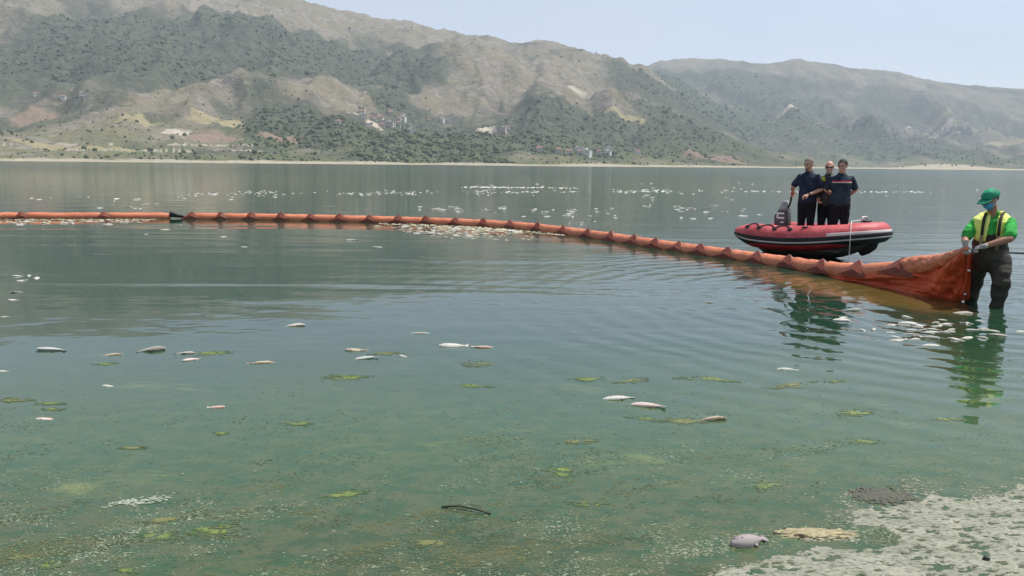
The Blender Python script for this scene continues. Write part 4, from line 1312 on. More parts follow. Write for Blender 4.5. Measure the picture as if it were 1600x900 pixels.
def build_boat():
    root = empty('inflatable_boat', BOAT_C0, BOAT_TH)          # local x to the bow, y to the far side
    tag(root, 'faded red inflatable boat with black strake, moored behind the orange boom', 'boat')
    pink = cloth_mat('boat_faded_red', (.48, .070, .078, 1), .25, 3.5, .55, .002, (.57, .115, .125, 1), spec=.4)
    red = cloth_mat('boat_dark_red', (.30, .022, .028, 1), .2, 6, .5, .002)
    grey = cloth_mat('boat_grey_stripe', (.42, .44, .44, 1), .12, 6, .5, .002)
    pale = cloth_mat('boat_pale_patch', (.66, .62, .60, 1), .12, 7, .5, .002)
    floorm = cloth_mat('boat_floor', (.12, .12, .125, 1), .2, 8, .7, .003)
    hullm = cloth_mat('boat_hull_bottom', (.11, .12, .11, 1), .2, 6, .5, .003)
    ropem = cloth_mat('black_cord', (.015, .015, .016, 1), .2, 30, .8, .001)
    white = cloth_mat('white_cord', (.75, .74, .70, 1), .1, 30, .8, .001)
    L, b, r = 3.0, .60, .25
    # centre line of the tube: near stern -> bow -> far stern
    path = []
    for x in (0.0, .12, .26, .42, .65, .9, 1.15, 1.4, 1.6):
        path.append((x, -b))
    for k in range(1, 16):
        a = math.pi * k / 16
        ca, sa = math.cos(a), math.sin(a)
        path.append((1.6 + (L - r - 1.6) * sa ** .95, -b * (abs(ca) ** .82) * (1 if ca > 0 else -1)))
    for x in (1.6, 1.4, 1.15, .9, .65, .42, .26, .12, 0.0):
        path.append((x, b))

    def zc(x): return .375 + .22 * max(0, (x - 1.0) / 1.88) ** 1.7 + .05 * max(0, (.8 - x) / .8) ** 1.5
    def rr(x): return r * min(1, .42 + .58 * math.sin(min(1, x / .5) * math.pi / 2)) * (1 - .22 * max(0, (x - 1.5) / 1.3) ** 1.5)
    P = [Vector((x, y, zc(x))) for x, y in path]
    frames = []
    for i, p in enumerate(P):
        d = (P[min(i + 1, len(P) - 1)] - P[max(0, i - 1)]).normalized()
        out = Vector((d.y, -d.x, 0)).normalized()              # outward, away from the inside of the boat
        up = Vector((0, 0, 1))
        frames.append((p, out, up))

    def shell(name, mat, i0, i1, a0, a1, off, n=10, thick=.006, taper=False):
        """strip of skin over the tube between angles a0..a1 (0 = outward, 90 = up)"""
        f = Form()
        rings = []
        for i in range(i0, i1 + 1):
            p, out, up = frames[i]
            R_ = rr(p.x)
            k = 1.0
            if taper:
                e = min(i - i0, i1 - i) / max(1, (i1 - i0) / 2)
                k = min(1, e * 3.0)
            lo, hi = (a0 + a1) / 2 + (a0 - a1) / 2 * k, (a0 + a1) / 2 + (a1 - a0) / 2 * k
            ring = []
            for j in range(n + 1):
                q = R(lo + (hi - lo) * j / n)
                ring.append(p + (out * math.cos(q) + up * math.sin(q)) * (R_ + off))
            for j in reversed(range(n + 1)):
                q = R(lo + (hi - lo) * j / n)
                ring.append(p + (out * math.cos(q) + up * math.sin(q)) * (R_ + off - thick))
            rings.append(ring)
        f.ring_loft(rings)
        return f.obj(name, mat, root)

    f = Form()
    f.ring_loft([[p + (out * math.cos(2 * math.pi * j / 24) + up * math.sin(2 * math.pi * j / 24)) * rr(p.x) for j in range(24)] for p, out, up in frames])
    tube = f.obj('tube', pink, root)
    N = len(P) - 1
    shell('lower_band', M_BLACKPL, 0, N, -110, -24, .004, 14)
    rub = shell('rub_strake', M_BLACKPL, 0, N, -27, 4, .022, 8, .024)
    shell('strake_stripe', grey, 0, N, -21, -14, .029, 4, .009).parent = rub
    mid = N // 2
    shell('side_panel', red, 2, mid - 4, -80, -33, .0075, 10, taper=True)
    shell('side_panel', red, mid + 4, N - 2, -80, -33, .0075, 10, taper=True)
    shell('bow_patch', pale, mid - 6, mid + 6, 6, 20, .005, 6, taper=False)
    # hull bottom: shallow V between the tubes
    f = Form()
    rings = []
    for x in np.linspace(.35, L - .2, 16):
        half = b if x < 1.6 else b * max(.04, 1 - ((x - 1.6) / (L - r - 1.6)) ** 2) ** .5 if x < L - r else .03
        zt = zc(x) - .08
        keel = -.06 + (zt + .03) * max(0, (x - 1.1) / (L - .2 - 1.1)) ** 2.6
        rings.append([Vector((x, -half, zt)), Vector((x, -half * .5, (zt + keel) / 2 - .05)), Vector((x, 0, keel)), Vector((x, half * .5, (zt + keel) / 2 - .05)), Vector((x, half, zt)),
                      Vector((x, half * .5, zt + .01)), Vector((x, -half * .5, zt + .01))])
    f.ring_loft(rings)
    f.obj('hull_bottom', hullm, root)
    f = Form()
    ring = []
    f.loft([(2.42, 0, .17), (2.52, 0, .24), (2.62, 0, .34), (2.68, 0, .44)], [(.05, .10), (.07, .13), (.07, .15), (.05, .12)], side=(0, 1, 0), n=12)
    f.obj('keel_guard', M_BLACKPL, root)
    Form().box((1.3, 0, .17), (.85, .44, .02)).obj('floor', floorm, root, False, .008)
    Form().box((.74, 0, .33), (.028, .46, .24)).obj('transom', cloth_mat('transom_wood', (.10, .095, .09, 1), .2, 8, .6, .002), root, False, .01)
    # grab line with rubber patches on both tubes
    for sgn in (-1, 1):
        anchors = []
        for x in (.34, .62, .98, 1.32):
            a = R(48)
            c = Vector((x, sgn * (b + rr(x) * math.cos(a)), zc(x) + rr(x) * math.sin(a)))
            M = Matrix.Rotation(-sgn * (math.pi / 2 - a), 3, 'X')
            Form().ellipsoid(c, (.062, .05, .016), M, 14, 8).obj('rope_patch', M_BLACKPL, root)
            anchors.append((x, c))
        for (xa, ca), (xb, cb) in zip(anchors[:-1], anchors[1:]):
            pts = []
            for k in range(11):
                t = k / 10
                x = xa + (xb - xa) * t
                a = R(48 + 26 * math.sin(math.pi * t) * (1 if sgn < 0 else -1))
                pts.append(Vector((x, sgn * (b + (rr(x) + .014) * math.cos(a)), zc(x) + (rr(x) + .014) * math.sin(a))))
            tube_path(pts, .011, 7).obj('grab_line', ropem, root)
        a = R(58)
        Form().box((1.62, sgn * (b + r * math.cos(a)), zc(1.62) + r * math.sin(a) + .012), (.06, .018, .012), Matrix.Rotation(.35, 3, 'Z')).obj('handle', M_BLACKPL, root, True, .005)
    # bow handle, eye and painter
    Form().ellipsoid((2.50, 0, zc(2.6) + r * .93), (.10, .13, .03)).obj('bow_pad', M_BLACKPL, root)
    tube_path([(2.47, -.12, zc(2.6) + r * .95), (2.46, -.08, zc(2.6) + r * 1.24), (2.46, .08, zc(2.6) + r * 1.24), (2.47, .12, zc(2.6) + r * .95)], .016, 8).obj('bow_handle', pale, root)
    pts = [Vector((2.45, -.10, zc(2.6) + r * 1.02))]
    i = mid - 4
    p, out, up = frames[i]
    for a in (75, 50, 25, 0, -25, -40):
        pts.append(p + (out * math.cos(R(a)) + up * math.sin(R(a))) * (r + .034))
    pts.append(Vector((pts[-1].x, pts[-1].y, .14)))
    pts.append(Vector((pts[-1].x + .02, pts[-1].y - .02, -.02)))
    tube_path(pts, .0065, 6).obj('painter_rope', white, root)


build_boat()


def build_motor():
    """tiller outboard clamped to the transom: cowling, pale upper cover, leg, propeller"""
    base = on_boat(.63, .14)
    root = empty('outboard_motor', base, BOAT_TH)
    root.scale = (.9, .9, .93)
    tag(root, 'dark grey outboard motor with white curved band on the boat stern', 'outboard motor')
    darkm = cloth_mat('motor_dark', (.055, .055, .06, 1), .25, 9, .35, .001, spec=.5)
    gm = cloth_mat('motor_grey', (.30, .31, .31, 1), .15, 9, .4, .001, spec=.5)
    wm = cloth_mat('motor_white_mark', (.8, .8, .78, 1), .06, 9, .4, .001)
    rm = cloth_mat('motor_maroon', (.16, .03, .035, 1), .2, 9, .4, .001)
    f = Form()
    rings = []
    for z, sx, sy, ox in ((.52, .10, .09, 0), (.56, .155, .125, -.01), (.66, .175, .14, -.015), (.80, .17, .135, -.01), (.92, .15, .12, 0), (.96, .13, .105, .005)):
        rings.append([(ox + sx * math.copysign(abs(math.cos(t)) ** .55, math.cos(t)), sy * math.copysign(abs(math.sin(t)) ** .55, math.sin(t)), z)
                      for t in [2 * math.pi * k / 24 for k in range(24)]])
    cow = f.ring_loft(rings).obj('cowling', darkm, root)
    f = Form()
    rings = []
    for z, sx, sy, ox in ((.955, .128, .10, .005), (1.02, .115, .09, .015), (1.10, .09, .075, .03), (1.16, .075, .06, .04), (1.18, .05, .04, .04)):
        rings.append([(ox + sx * math.copysign(abs(math.cos(t)) ** .6, math.cos(t)), sy * math.copysign(abs(math.sin(t)) ** .6, math.sin(t)), z)
                      for t in [2 * math.pi * k / 24 for k in range(24)]])
    f.ring_loft(rings).obj('upper_cover', gm, root)
    # white curved mark on the near side: two bars joined at one end
    mk = Form()
    mk.box((.0, -.128, .895), (.085, .006, .020)).box((.02, -.140, .795), (.075, .006, .018)).box((-.085, -.132, .845), (.020, .007, .068))
    mk.obj('white_mark', wm, cow, False, .004)
    Form().box((.05, -.1415, .695), (.045, .004, .012)).obj('white_dash', wm, cow, False, .002)
    Form().box((-.175, -.02, .74), (.012, .08, .12)).obj('maroon_trim', rm, cow, False, .006)
    Form().loft([(0, 0, .54), (0, 0, .2), (-.01, 0, -.05), (-.01, 0, -.3)], [(.075, .06), (.06, .035), (.055, .025), (.05, .02)], n=12).obj('leg', darkm, root)
    Form().box((.06, 0, .53), (.05, .09, .07)).obj('clamp', gm, root, False, .01)
    Form().loft([(.10, -.02, 1.0), (.17, -.05, 1.10), (.20, -.06, 1.20), (.21, -.07, 1.27)], [.024, .022, .022, .024], n=10).obj('tiller', M_BLACKPL, root)
    pr = Form().ellipsoid((-.13, 0, -.27), (.06, .03, .03))
    pr.obj('propeller', gm, root)


build_motor()


# ------------------------------------------------------------------ people
def skin_mat(name, c):
    g = Nodes(name)
    co = g.coord()
    n1 = g.noise(co, 14, 4, .6)
    col = g.mix(n1, tuple(v * .85 for v in c) + (1,), tuple(v * 1.12 for v in c) + (1,))
    return g.set(Base_Color=col, Roughness=.55, Subsurface_Weight=.06, Normal=g.bump(g.noise(co, 60, 3, .6), .002))


def add_hand(f, wrist, d, palm_n, thumb, curl=.5, k=1.0, fr=.0088):
    """palm, four fingers of unequal length and a thumb leaving the side of the palm"""
    d = Vector(d).normalized()
    nrm = Vector(palm_n)
    nrm = (nrm - d * nrm.dot(d)).normalized()
    side = Vector(thumb)
    side = (side - d * side.dot(d) - nrm * side.dot(nrm)).normalized()
    w = Vector(wrist)
    f.loft([w - d * .01, w + d * .03 * k, w + d * .085 * k], [(.026 * k, .019 * k), (.037 * k, .018 * k), (.041 * k, .015 * k)], side=side, n=12)
    for q, ln in zip((.030, .010, -.010, -.029), (.95, 1.06, 1.0, .8)):
        p = w + d * .085 * k + side * q * k
        pts = [p - d * .015]
        ang = 0.0
        dirn = d
        for seg, da in ((.040, curl * .8), (.027, curl * 1.1), (.022, curl * .9)):
            ang += da
            dirn = d * math.cos(ang) + nrm * math.sin(ang)
            p = p + dirn * seg * ln * k
            pts.append(p)
        f.loft(pts, [fr * 1.1, fr * 1.05, fr, fr * .85], side=side, n=8)
    p0 = w + d * .022 * k + side * .028 * k
    t1 = (d * .6 + side * .75 + nrm * .25).normalized()
    t2 = (d * .85 + side * .2 + nrm * .5).normalized()
    f.loft([p0 - side * .01, p0 + t1 * .036 * k, p0 + t1 * .036 * k + t2 * .03 * k, p0 + t1 * .036 * k + t2 * .052 * k], [.0125, .0115, .010, .0085], side=nrm, n=8)
    return w + d * .07 * k


def head_forms(f, c, M, k=1.0):
    E = lambda p, r, m=None: f.ellipsoid(Vector(c) + M @ (Vector(p) * k), tuple(v * k for v in r), M if m is None else M @ m, 18, 12)
    E((0, .012, .022), (.076, .094, .092))                    # skull
    E((0, -.020, -.035), (.062, .070, .072))                  # face
    E((0, -.048, -.092), (.036, .034, .026))                  # chin
    E((0, -.010, -.070), (.056, .060, .040))                  # jaw
    E((0, -.082, .018), (.046, .014, .012))                   # brow
    f.loft([Vector(c) + M @ (Vector(p) * k) for p in ((0, -.086, .008), (0, -.098, -.018), (0, -.105, -.034))], [.009 * k, .011 * k, .014 * k], side=M @ Vector((1, 0, 0)), n=8)
    E((0, -.082, -.064), (.024, .012, .008))                  # lips
    E((.034, -.070, -.022), (.020, .018, .020)); E((-.034, -.070, -.022), (.020, .018, .020))   # cheeks
    for s in (-1, 1):
        E((s * .078, .008, -.008), (.010, .020, .031))        # ears


def face_parts(root, c, M, k=1.0, eyes=True):
    P = lambda p: Vector(c) + M @ (Vector(p) * k)
    if eyes:
        e = Form()
        for s in (-1, 1):
            o = Form().ellipsoid(P((s * .030, -.083, .001)), (.013 * k, .007 * k, .007 * k), M, 10, 8).obj('eye', cloth_mat('eye_dark', (.05, .035, .03, 1), .2, 20, .25, .0005), root)
            Form().loft([P((s * .014, -.095, .018)), P((s * .032, -.094, .023)), P((s * .050, -.082, .018))], [.005 * k, .006 * k, .004 * k], n=6).obj('eyebrow', M_HAIR, root)


M_HAIR = cloth_mat('hair_black', (.012, .010, .009, 1), .3, 40, .6, .004)
M_STUBBLE = cloth_mat('hair_grey', (.20, .17, .15, 1), .3, 50, .8, .003)


def hair_cap(root, c, M, mat, k=1.0, low=-.02, front=-.055, thick=1.0, name='hair'):
    """hair as a shell over the skull, hairline high in front and low behind"""
    f = Form().ellipsoid((0, 0, 0), (1, 1, 1), nu=28, nv=18)
    V = []
    for p in f.v:
        n_ = 1 + .03 * mnoise.noise(Vector(p) * 7)
        V.append((p[0] * .082 * thick * n_, p[1] * .100 * thick * n_ + .014, p[2] * .098 * thick * n_ + .026))
    bm = bmesh.new()
    vs_ = [bm.verts.new(v) for v in V]
    for q in f.f:
        if len(q) > 4: continue
        cz = sum(V[i][2] for i in q) / len(q)
        cy = sum(V[i][1] for i in q) / len(q)
        lim = low + (0.075 - low) * max(0, min(1, (.03 - cy) / (.03 - front)))
        if cz > lim:
            bm.faces.new([vs_[i] for i in q])
    top = [i for i, p in enumerate(f.v) if p[2] > .97]
    bmesh.ops.holes_fill(bm, edges=[e for e in bm.edges if e.is_boundary and min(v.co.z for v in e.verts) > .1], sides=0)
    bmesh.ops.delete(bm, geom=[v for v in bm.verts if not v.link_faces], context='VERTS')
    me = bpy.data.meshes.new(name)
    bm.to_mesh(me)
    bm.free()
    me.transform(Matrix.Translation(Vector(c)) @ (M @ Matrix.Scale(k, 3)).to_4x4())
    me.materials.append(mat)
    me.polygons.foreach_set('use_smooth', [True] * len(me.polygons))
    o = bpy.data.objects.new(name, me)
    COL.objects.link(o)
    o.parent = root
    return o


def rotz(a): return Matrix.Rotation(a, 3, 'Z')


def standing_man(label, base, yaw, height, head_yaw, head_pitch, arms, skin, shirt, trouser, shoes, long_sleeve=False, bulk=1.0, leg=0.0):
    """local frame: faces -y, his left is +x. arms: dict l/r -> (elbow, wrist, hand dir, palm normal, thumb side, curl)"""
    k = height / 1.78
    root = empty('person', base, yaw)
    tag(root, label, 'person')
    W = bulk
    S = lambda p: Vector(p) * k
    sh = {'l': S((.168 * W, .012, 1.405)), 'r': S((-.168 * W, .012, 1.405))}
    hc = S((0, -.025, 1.655))
    M = rotz(head_yaw) @ Matrix.Rotation(head_pitch, 3, 'X')
    body = Form()
    body.loft([S((0, 0, .88)), S((0, 0, .98)), S((0, 0, 1.12)), S((0, -.005, 1.30)), S((0, .005, 1.40)), S((0, .012, 1.455)), S((0, .012, 1.51))],
              [(.15 * W, .105 * W), (.158 * W, .115 * W), (.142 * W, .11 * W), (.162 * W, .115 * W), (.165 * W, .09 * W), (.115 * W, .07 * W), (.06, .055)], n=18)
    body.loft([S((0, .012, 1.46)), S((0, .0, 1.53)), S((0, -.01, 1.60))], [.062 * W, .056 * W, .056 * W], n=14)
    k *= 1.07
    head_forms(body, hc, M, k)
    hk, k = k, k / 1.07
    legs = {'l': [S((.085, 0, .90)), S((.10, -.01 - leg, .50)), S((.105, .01, .09))], 'r': [S((-.085, 0, .90)), S((-.10, -.01 + leg, .50)), S((-.105, .01, .09))]}
    for s in 'lr':
        body.loft(legs[s], [.082, .055, .04], n=12)
        ft = legs[s][2]
        body.loft([ft + Vector((0, .04, -.045)), ft + Vector((0, -.06, -.05)), ft + Vector((0, -.16, -.06))], [(.035, .03), (.042, .03), (.036, .02)], n=10)
        el, wr, hd, pn, th, cu = arms[s]
        body.loft([sh[s], (sh[s] + Vector(el)) / 2, Vector(el)], [.054 * W, .047 * W, .040], n=12)
        body.loft([Vector(el), Vector(el).lerp(Vector(wr), .4), Vector(wr)], [.040, .040, .027], n=12)
        add_hand(body, wr, hd, pn, th, cu, k)
    body.fused('body', skin, root, .0075, 1, ratio=.6)
    # shirt
    s1 = Form()
    e_ = .016
    s1.loft([S((0, 0, .90)), S((0, 0, 1.0)), S((0, 0, 1.12)), S((0, -.005, 1.30)), S((0, .004, 1.40)), S((0, .012, 1.455)), S((0, .012, 1.50))],
            [(.160 * W + e_, .122 * W + e_), (.160 * W + e_, .122 * W + e_), (.150 * W + e_, .118 * W + e_), (.166 * W + e_, .120 * W + e_), (.168 * W + e_, .096 * W + e_), (.122 * W + e_, .078 * W + e_), (.070, .064)], n=20)
    for s in 'lr':
        el, wr = Vector(arms[s][0]), Vector(arms[s][1])
        if long_sleeve:
            s1.loft([sh[s], (sh[s] + el) / 2, el, el.lerp(wr, .5), wr], [.064 * W, .066, .060, .054, .046], n=14)
        else:
            s1.loft([sh[s], sh[s].lerp(el, .45), sh[s].lerp(el, .78)], [.062 * W, .066 * W, .066 * W], n=14)
    so = s1.fused('jacket' if long_sleeve else 'polo_shirt', shirt, root, .011, 2, .008, 10, seed=yaw * 3)
    # collar
    cl = Form()
    ring = lambda z, a, b2, off: [S((math.cos(t) * a, math.sin(t) * b2 + off, z + .018 * math.sin(t))) for t in [2 * math.pi * j / 20 for j in range(20)]]
    cl.ring_loft([ring(1.478, .088, .078, .008), ring(1.525, .073, .068, .004), ring(1.522, .066, .060, .004), ring(1.478, .08, .07, .008)], caps=False)
    cl.obj('collar', shirt, so)
    t1 = Form()
    t1.loft([S((0, 0, .84)), S((0, 0, .93)), S((0, 0, .99))], [(.165 * W, .125 * W), (.168 * W, .13 * W), (.16 * W, .12 * W)], n=18)
    for s in 'lr':
        t1.loft([legs[s][0], (legs[s][0] + legs[s][1]) / 2, legs[s][1], legs[s][2] + Vector((0, 0, -.02))], [.105 * W, .092 * W, .078, .070], n=14)
    t1.fused('trousers', trouser, root, .013, 2, .009, 8, seed=yaw)
    for s in 'lr':
        ft = legs[s][2]
        Form().loft([ft + Vector((0, .055, -.048)), ft + Vector((0, -.06, -.048)), ft + Vector((0, -.185, -.062))], [(.045, .042), (.052, .042), (.044, .028)], n=12).obj('shoe', shoes, root)
    return root, hc, M, hk


SK1 = skin_mat('skin_tan', (.56, .32, .225))
SK2 = skin_mat('skin_ruddy', (.55, .29, .21))
SK3 = skin_mat('skin_brown', (.40, .205, .13))
NAVY = cloth_mat('navy_cotton', (.018, .023, .050, 1), .3, 9, .85, .003, (.032, .040, .078, 1), spec=.2)
NAVY2 = cloth_mat('navy_green_cotton', (.020, .035, .052, 1), .3, 9, .85, .003, (.034, .055, .075, 1), spec=.2)
BLACKC = cloth_mat('black_twill', (.010, .010, .014, 1), .3, 9, .9, .003, spec=.2)
JACKET = cloth_mat('black_jacket', (.020, .021, .020, 1), .3, 9, .6, .004, (.055, .055, .052, 1), spec=.4)
SHOE = cloth_mat('black_shoe', (.012, .012, .012, 1), .2, 9, .5, .002)
FLOOR = .192

# man at the tiller: navy polo, right hand on the tiller, left hand held before him with a watch
m1 = on_boat(1.25, -.04, FLOOR)
yaw1 = R(-46)
mt = on_boat(.63, .14)
inv = Matrix.Rotation(-yaw1, 3, 'Z')
tl = inv @ (mt + Matrix.Rotation(BOAT_TH, 3, 'Z') @ Vector((.215, -.07, 1.25)) - m1)
r_el = Vector((-.285, -.10, 1.20))
r_wr = tl + (r_el - tl).normalized() * .09
root1, hc, M, k = standing_man('bearded man in navy polo and watch with one hand on the motor tiller', m1, yaw1, 1.80, R(-4), R(10),
    {'r': (r_el, r_wr, (tl - r_wr), (.3, 0, -1), (.6, -.3, .4), .9),
     'l': ((.275, .03, 1.165), (.12, -.20, 1.06), (-.6, -.5, -.25), (-.3, .3, -.9), (.1, -.6, .5), .7)},
    SK1, NAVY, BLACKC, SHOE, bulk=1.08)
face_parts(root1, hc, M, k)
hair_cap(root1, hc, M, M_STUBBLE, k * .985, low=-.03, front=-.05)
Form().loft([hc + M @ Vector((0, -.055, -.118)), hc + M @ Vector((0, -.084, -.092)), hc + M @ Vector((0, -.092, -.070))], [(.034, .016), (.040, .018), (.028, .010)], side=M @ Vector((1, 0, 0)), n=12).obj('beard', M_STUBBLE, root1)
a, b_ = Vector((.275, .03, 1.165)), Vector((.12, -.20, 1.06))
d = (b_ - a).normalized()
Form().loft([b_ - d * .035, b_ - d * .005], [.036, .035], n=16, round_ends=False).obj('watch', cloth_mat('watch_black', (.02, .02, .02, 1), .2, 20, .3, .001), root1)

# man behind: black jacket with yellow shoulder patches, sunglasses, shaved head
root2, hc, M, k = standing_man('bald man in sunglasses and black jacket with yellow shoulder patches', on_boat(1.56, .21, FLOOR), R(-22), 1.74, R(2), R(3),
    {'r': ((-.265, .04, 1.17), (-.20, -.14, .98), (.3, -.6, -.6), (.8, .2, 0), (.2, -.6, .5), .6),
     'l': ((.265, .04, 1.17), (.21, -.12, .96), (-.2, -.5, -.8), (-.8, .2, 0), (-.2, -.6, .5), .6)},
    SK2, JACKET, BLACKC, SHOE, long_sleeve=True, bulk=1.05)
face_parts(root2, hc, M, k, eyes=False)
gl = Form()
for s in (-1, 1):
    Form().ellipsoid(hc + M @ Vector((s * .032, -.090, .004)), (.027, .009, .018), M, 14, 8).obj('sunglass_lens', cloth_mat('lens_black', (.006, .006, .007, 1), .1, 20, .12, .0003), root2)
tube_path([hc + M @ Vector(p) for p in ((-.086, .0, .010), (-.066, -.07, .012), (0, -.100, .012), (.066, -.07, .012), (.086, .0, .010))], .004, 6).obj('sunglass_frame', M_BLACKPL, root2)
Form().loft([hc + M @ Vector((0, -.055, -.118)), hc + M @ Vector((0, -.086, -.092)), hc + M @ Vector((0, -.094, -.070))], [(.036, .018), (.042, .020), (.028, .010)], side=M @ Vector((1, 0, 0)), n=12).obj('beard', cloth_mat('beard_white', (.45, .42, .38, 1), .2, 40, .8, .002), root2)
HV = cloth_mat('hi_vis_yellow', (.62, .66, .05, 1), .12, 14, .6, .002)
for s in (-1, 1):
    Form().loft([(s * .105, -.108, 1.335), (s * .11, -.118, 1.37), (s * .115, -.108, 1.41)], [(.042, .012), (.046, .014), (.036, .014)], n=12).obj('yellow_patch', HV, root2)

# man in front: navy polo with a red and white chest stripe, hands behind his back
root3, hc, M, k = standing_man('dark haired man in navy polo with chest stripe, hands behind his back', on_boat(1.95, -.02, FLOOR), R(-14), 1.765, R(-22), R(6),
    {'r': ((-.275, .10, 1.17), (-.08, .21, 1.02), (.8, .1, -.4), (0, -1, 0), (0, 0, 1), .5),
     'l': ((.285, .10, 1.17), (.10, .20, 1.0), (-.8, .1, -.3), (0, -1, 0), (0, 0, 1), .5)},
    SK1, NAVY2, BLACKC, SHOE, bulk=1.10)
face_parts(root3, hc, M, k)
hair_cap(root3, hc, M, M_HAIR, k, low=-.035, front=-.062, thick=1.06)
for nm, z0, z1, mt_, off in (('red_stripe', 1.325, 1.350, cloth_mat('stripe_red', (.50, .03, .05, 1), .1, 10, .7, .001), .030), ('white_stripe', 1.312, 1.325, cloth_mat('stripe_white', (.75, .73, .70, 1), .08, 10, .7, .001), .030)):
    f = Form()
    A = [R(-90 + t) for t in range(-62, 63, 6)]
    W = 1.10
    ax, ay = .166 * W + .016 + .014, .120 * W + .016 + .012
    rings = []
    for q in A:
        o1 = Vector((math.cos(q) * ax, math.sin(q) * ay - .005, 0))
        o2 = Vector((math.cos(q) * (ax - .012), math.sin(q) * (ay - .012) - .005, 0))
        rings.append([o1 + Vector((0, 0, z0)), o1 + Vector((0, 0, z1)), o2 + Vector((0, 0, z1)), o2 + Vector((0, 0, z0))])
    f.ring_loft(rings).obj(nm, mt_, root3)


# ------------------------------------------------------------------ the wading man
def build_wader():
    O = Vector((6.30, 11.30, 0))
    root = empty('person', O)
    tag(root, 'wading man in green cap, yellow vest and dark waders hauling the boom end', 'person')
    A = lambda x, y, z: Vector((x, y, z)) - O
    fwd = Vector((-.66, -.75, 0)).normalized()
    lft = Vector((.75, -.66, 0)).normalized()                  # his left
    neck, hc = A(6.275, 11.17, 1.225), A(6.192, 11.12, 1.415)
    shL, shR = A(6.440, 11.055, 1.125), A(6.140, 11.325, 1.10)
    elL, wrL = A(6.325, 10.83, .925), A(6.035, 10.93, .815)
    elR, wrR = A(5.985, 11.27, .895), A(5.905, 11.10, .815)
    pel = A(6.335, 11.29, .62)
    waist = A(6.325, 11.27, .80)
    chest = A(6.295, 11.205, 1.0)
    hipL, hipR = A(6.425, 11.21, .60), A(6.255, 11.385, .60)
    knL, knR = A(6.405, 11.07, .345), A(6.265, 11.47, .34)
    anL, anR = A(6.410, 11.14, -.02), A(6.305, 11.60, -.02)
    hd = Vector((-.90, -.30, -.42)).normalized()               # where he looks
    yaw = math.atan2(hd.x, -hd.y)
    M = rotz(yaw) @ Matrix.Rotation(R(22), 3, 'X')
    skin = skin_mat('skin_sunburnt', (.36, .175, .115))
    b = Form()
    b.loft([pel, waist, chest, (shL + shR) / 2 + Vector((0, 0, .02)), neck], [(.16, .12), (.15, .12), (.165, .12), (.15, .09), (.07, .06)], side=lft, n=18)
    b.loft([neck - Vector((0, 0, .03)), neck.lerp(hc, .6)], [.062, .058], n=14)
    head_forms(b, hc, M, 1.03)
    for s, e, w in ((shL, elL, wrL), (shR, elR, wrR)):
        b.loft([s, (s + e) / 2, e], [.056, .052, .045], n=12)
        b.loft([e, e.lerp(w, .4), w], [.045, .046, .031], n=12)
    for h, kn, an in ((hipL, knL, anL), (hipR, knR, anR)):
        b.loft([h, kn, an, an - Vector((0, 0, .22))], [.085, .06, .045, .045], n=12)
    # bare hands exist inside the gloves
    gr = A(5.90, 11.06, .765)
    dL = (gr + Vector((.03, -.02, .0)) - wrL)
    dR = (gr + Vector((.0, .02, -.01)) - wrR)
    add_hand(b, wrL, dL, (.1, .5, -.8), (-.2, .5, .6), .85, .95)
    add_hand(b, wrR, dR, (.5, .2, -.8), (.5, -.3, .6), .85, .95)
    b.fused('body', skin, root, .0085, 1, ratio=.6)
    glove = cloth_mat('glove_grey_white', (.40, .37, .34, 1), .3, 25, .85, .002)
    for w, d_, pn, th in ((wrL, dL, (.1, .5, -.8), (-.2, .5, .6)), (wrR, dR, (.5, .2, -.8), (.5, -.3, .6))):
        g = Form()
        add_hand(g, w, d_, pn, th, .95, .98, .0105)
        dn = Vector(d_).normalized()
        g.loft([w - dn * .045, w + dn * .01], [.035, .033], n=12)
        g.fused('glove', glove, root, .006, 1)
    # green shirt
    green = cloth_mat('shirt_green', (.035, .33, .06, 1), .22, 9, .8, .003, (.06, .48, .09, 1), spec=.2)
    t = Form()
    t.loft([waist, chest, (shL + shR) / 2 + Vector((0, 0, .03)), (shL + shR) / 2 + Vector((0, 0, .09)), neck + Vector((0, 0, .01))], [(.185, .155), (.20, .155), (.20, .12), (.14, .09), (.078, .07)], side=lft, n=20)
    for s, e in ((shL, elL), (shR, elR)):
        t.loft([s, s.lerp(e, .4), s.lerp(e, .82)], [.068, .074, .078], n=14)
    t.fused('shirt', green, root, .011, 2, .012, 9, seed=2)
    # hi-vis vest, open down the front
    vest = cloth_mat('vest_yellow', (.84, .92, .14, 1), .06, 10, .7, .003, (.90, .95, .30, 1), spec=.25)
    v = Form()
    v.loft([waist + Vector((0, 0, .05)), chest - Vector((0, 0, .06)), chest + Vector((0, 0, .05)), (shL + shR) / 2 + Vector((0, 0, .035)), (shL + shR) / 2 + Vector((0, 0, .105)), neck + Vector((0, 0, .012))],
           [(.205, .178), (.215, .178), (.235, .17), (.245, .14), (.165, .11), (.092, .082)], side=lft, n=22)
    cx = (shL + shR) / 2

    def keep(c, n):
        rel = c - cx
        lat = rel.dot(lft)
        frontal = n.dot(fwd) > .25 or rel.dot(fwd) > .05
        if frontal and -.012 + .10 * min(0, rel.z) < lat < .075 - .05 * min(0, rel.z + .05): return False
        if abs(lat) > .255: return False
        if rel.z > .15: return False
        return rel.z > -.25
    v.fused('vest', vest, root, .011, 2, .009, 9, keep=keep, seed=5)
    # chest waders
    wm_g = Nodes('wader_rubber')
    co = wm_g.coord()
    cc = wm_g.mix(wm_g.ramp(wm_g.noise(co, 5, 5, .65), .3, .7), (.026, .024, .016, 1), (.042, .038, .026, 1))
    wad = wm_g.set(Base_Color=cc, Roughness=.6, Specular_IOR_Level=.35, Normal=wm_g.bump(wm_g.noise(co, 18, 3, .5), .004))
    w = Form()
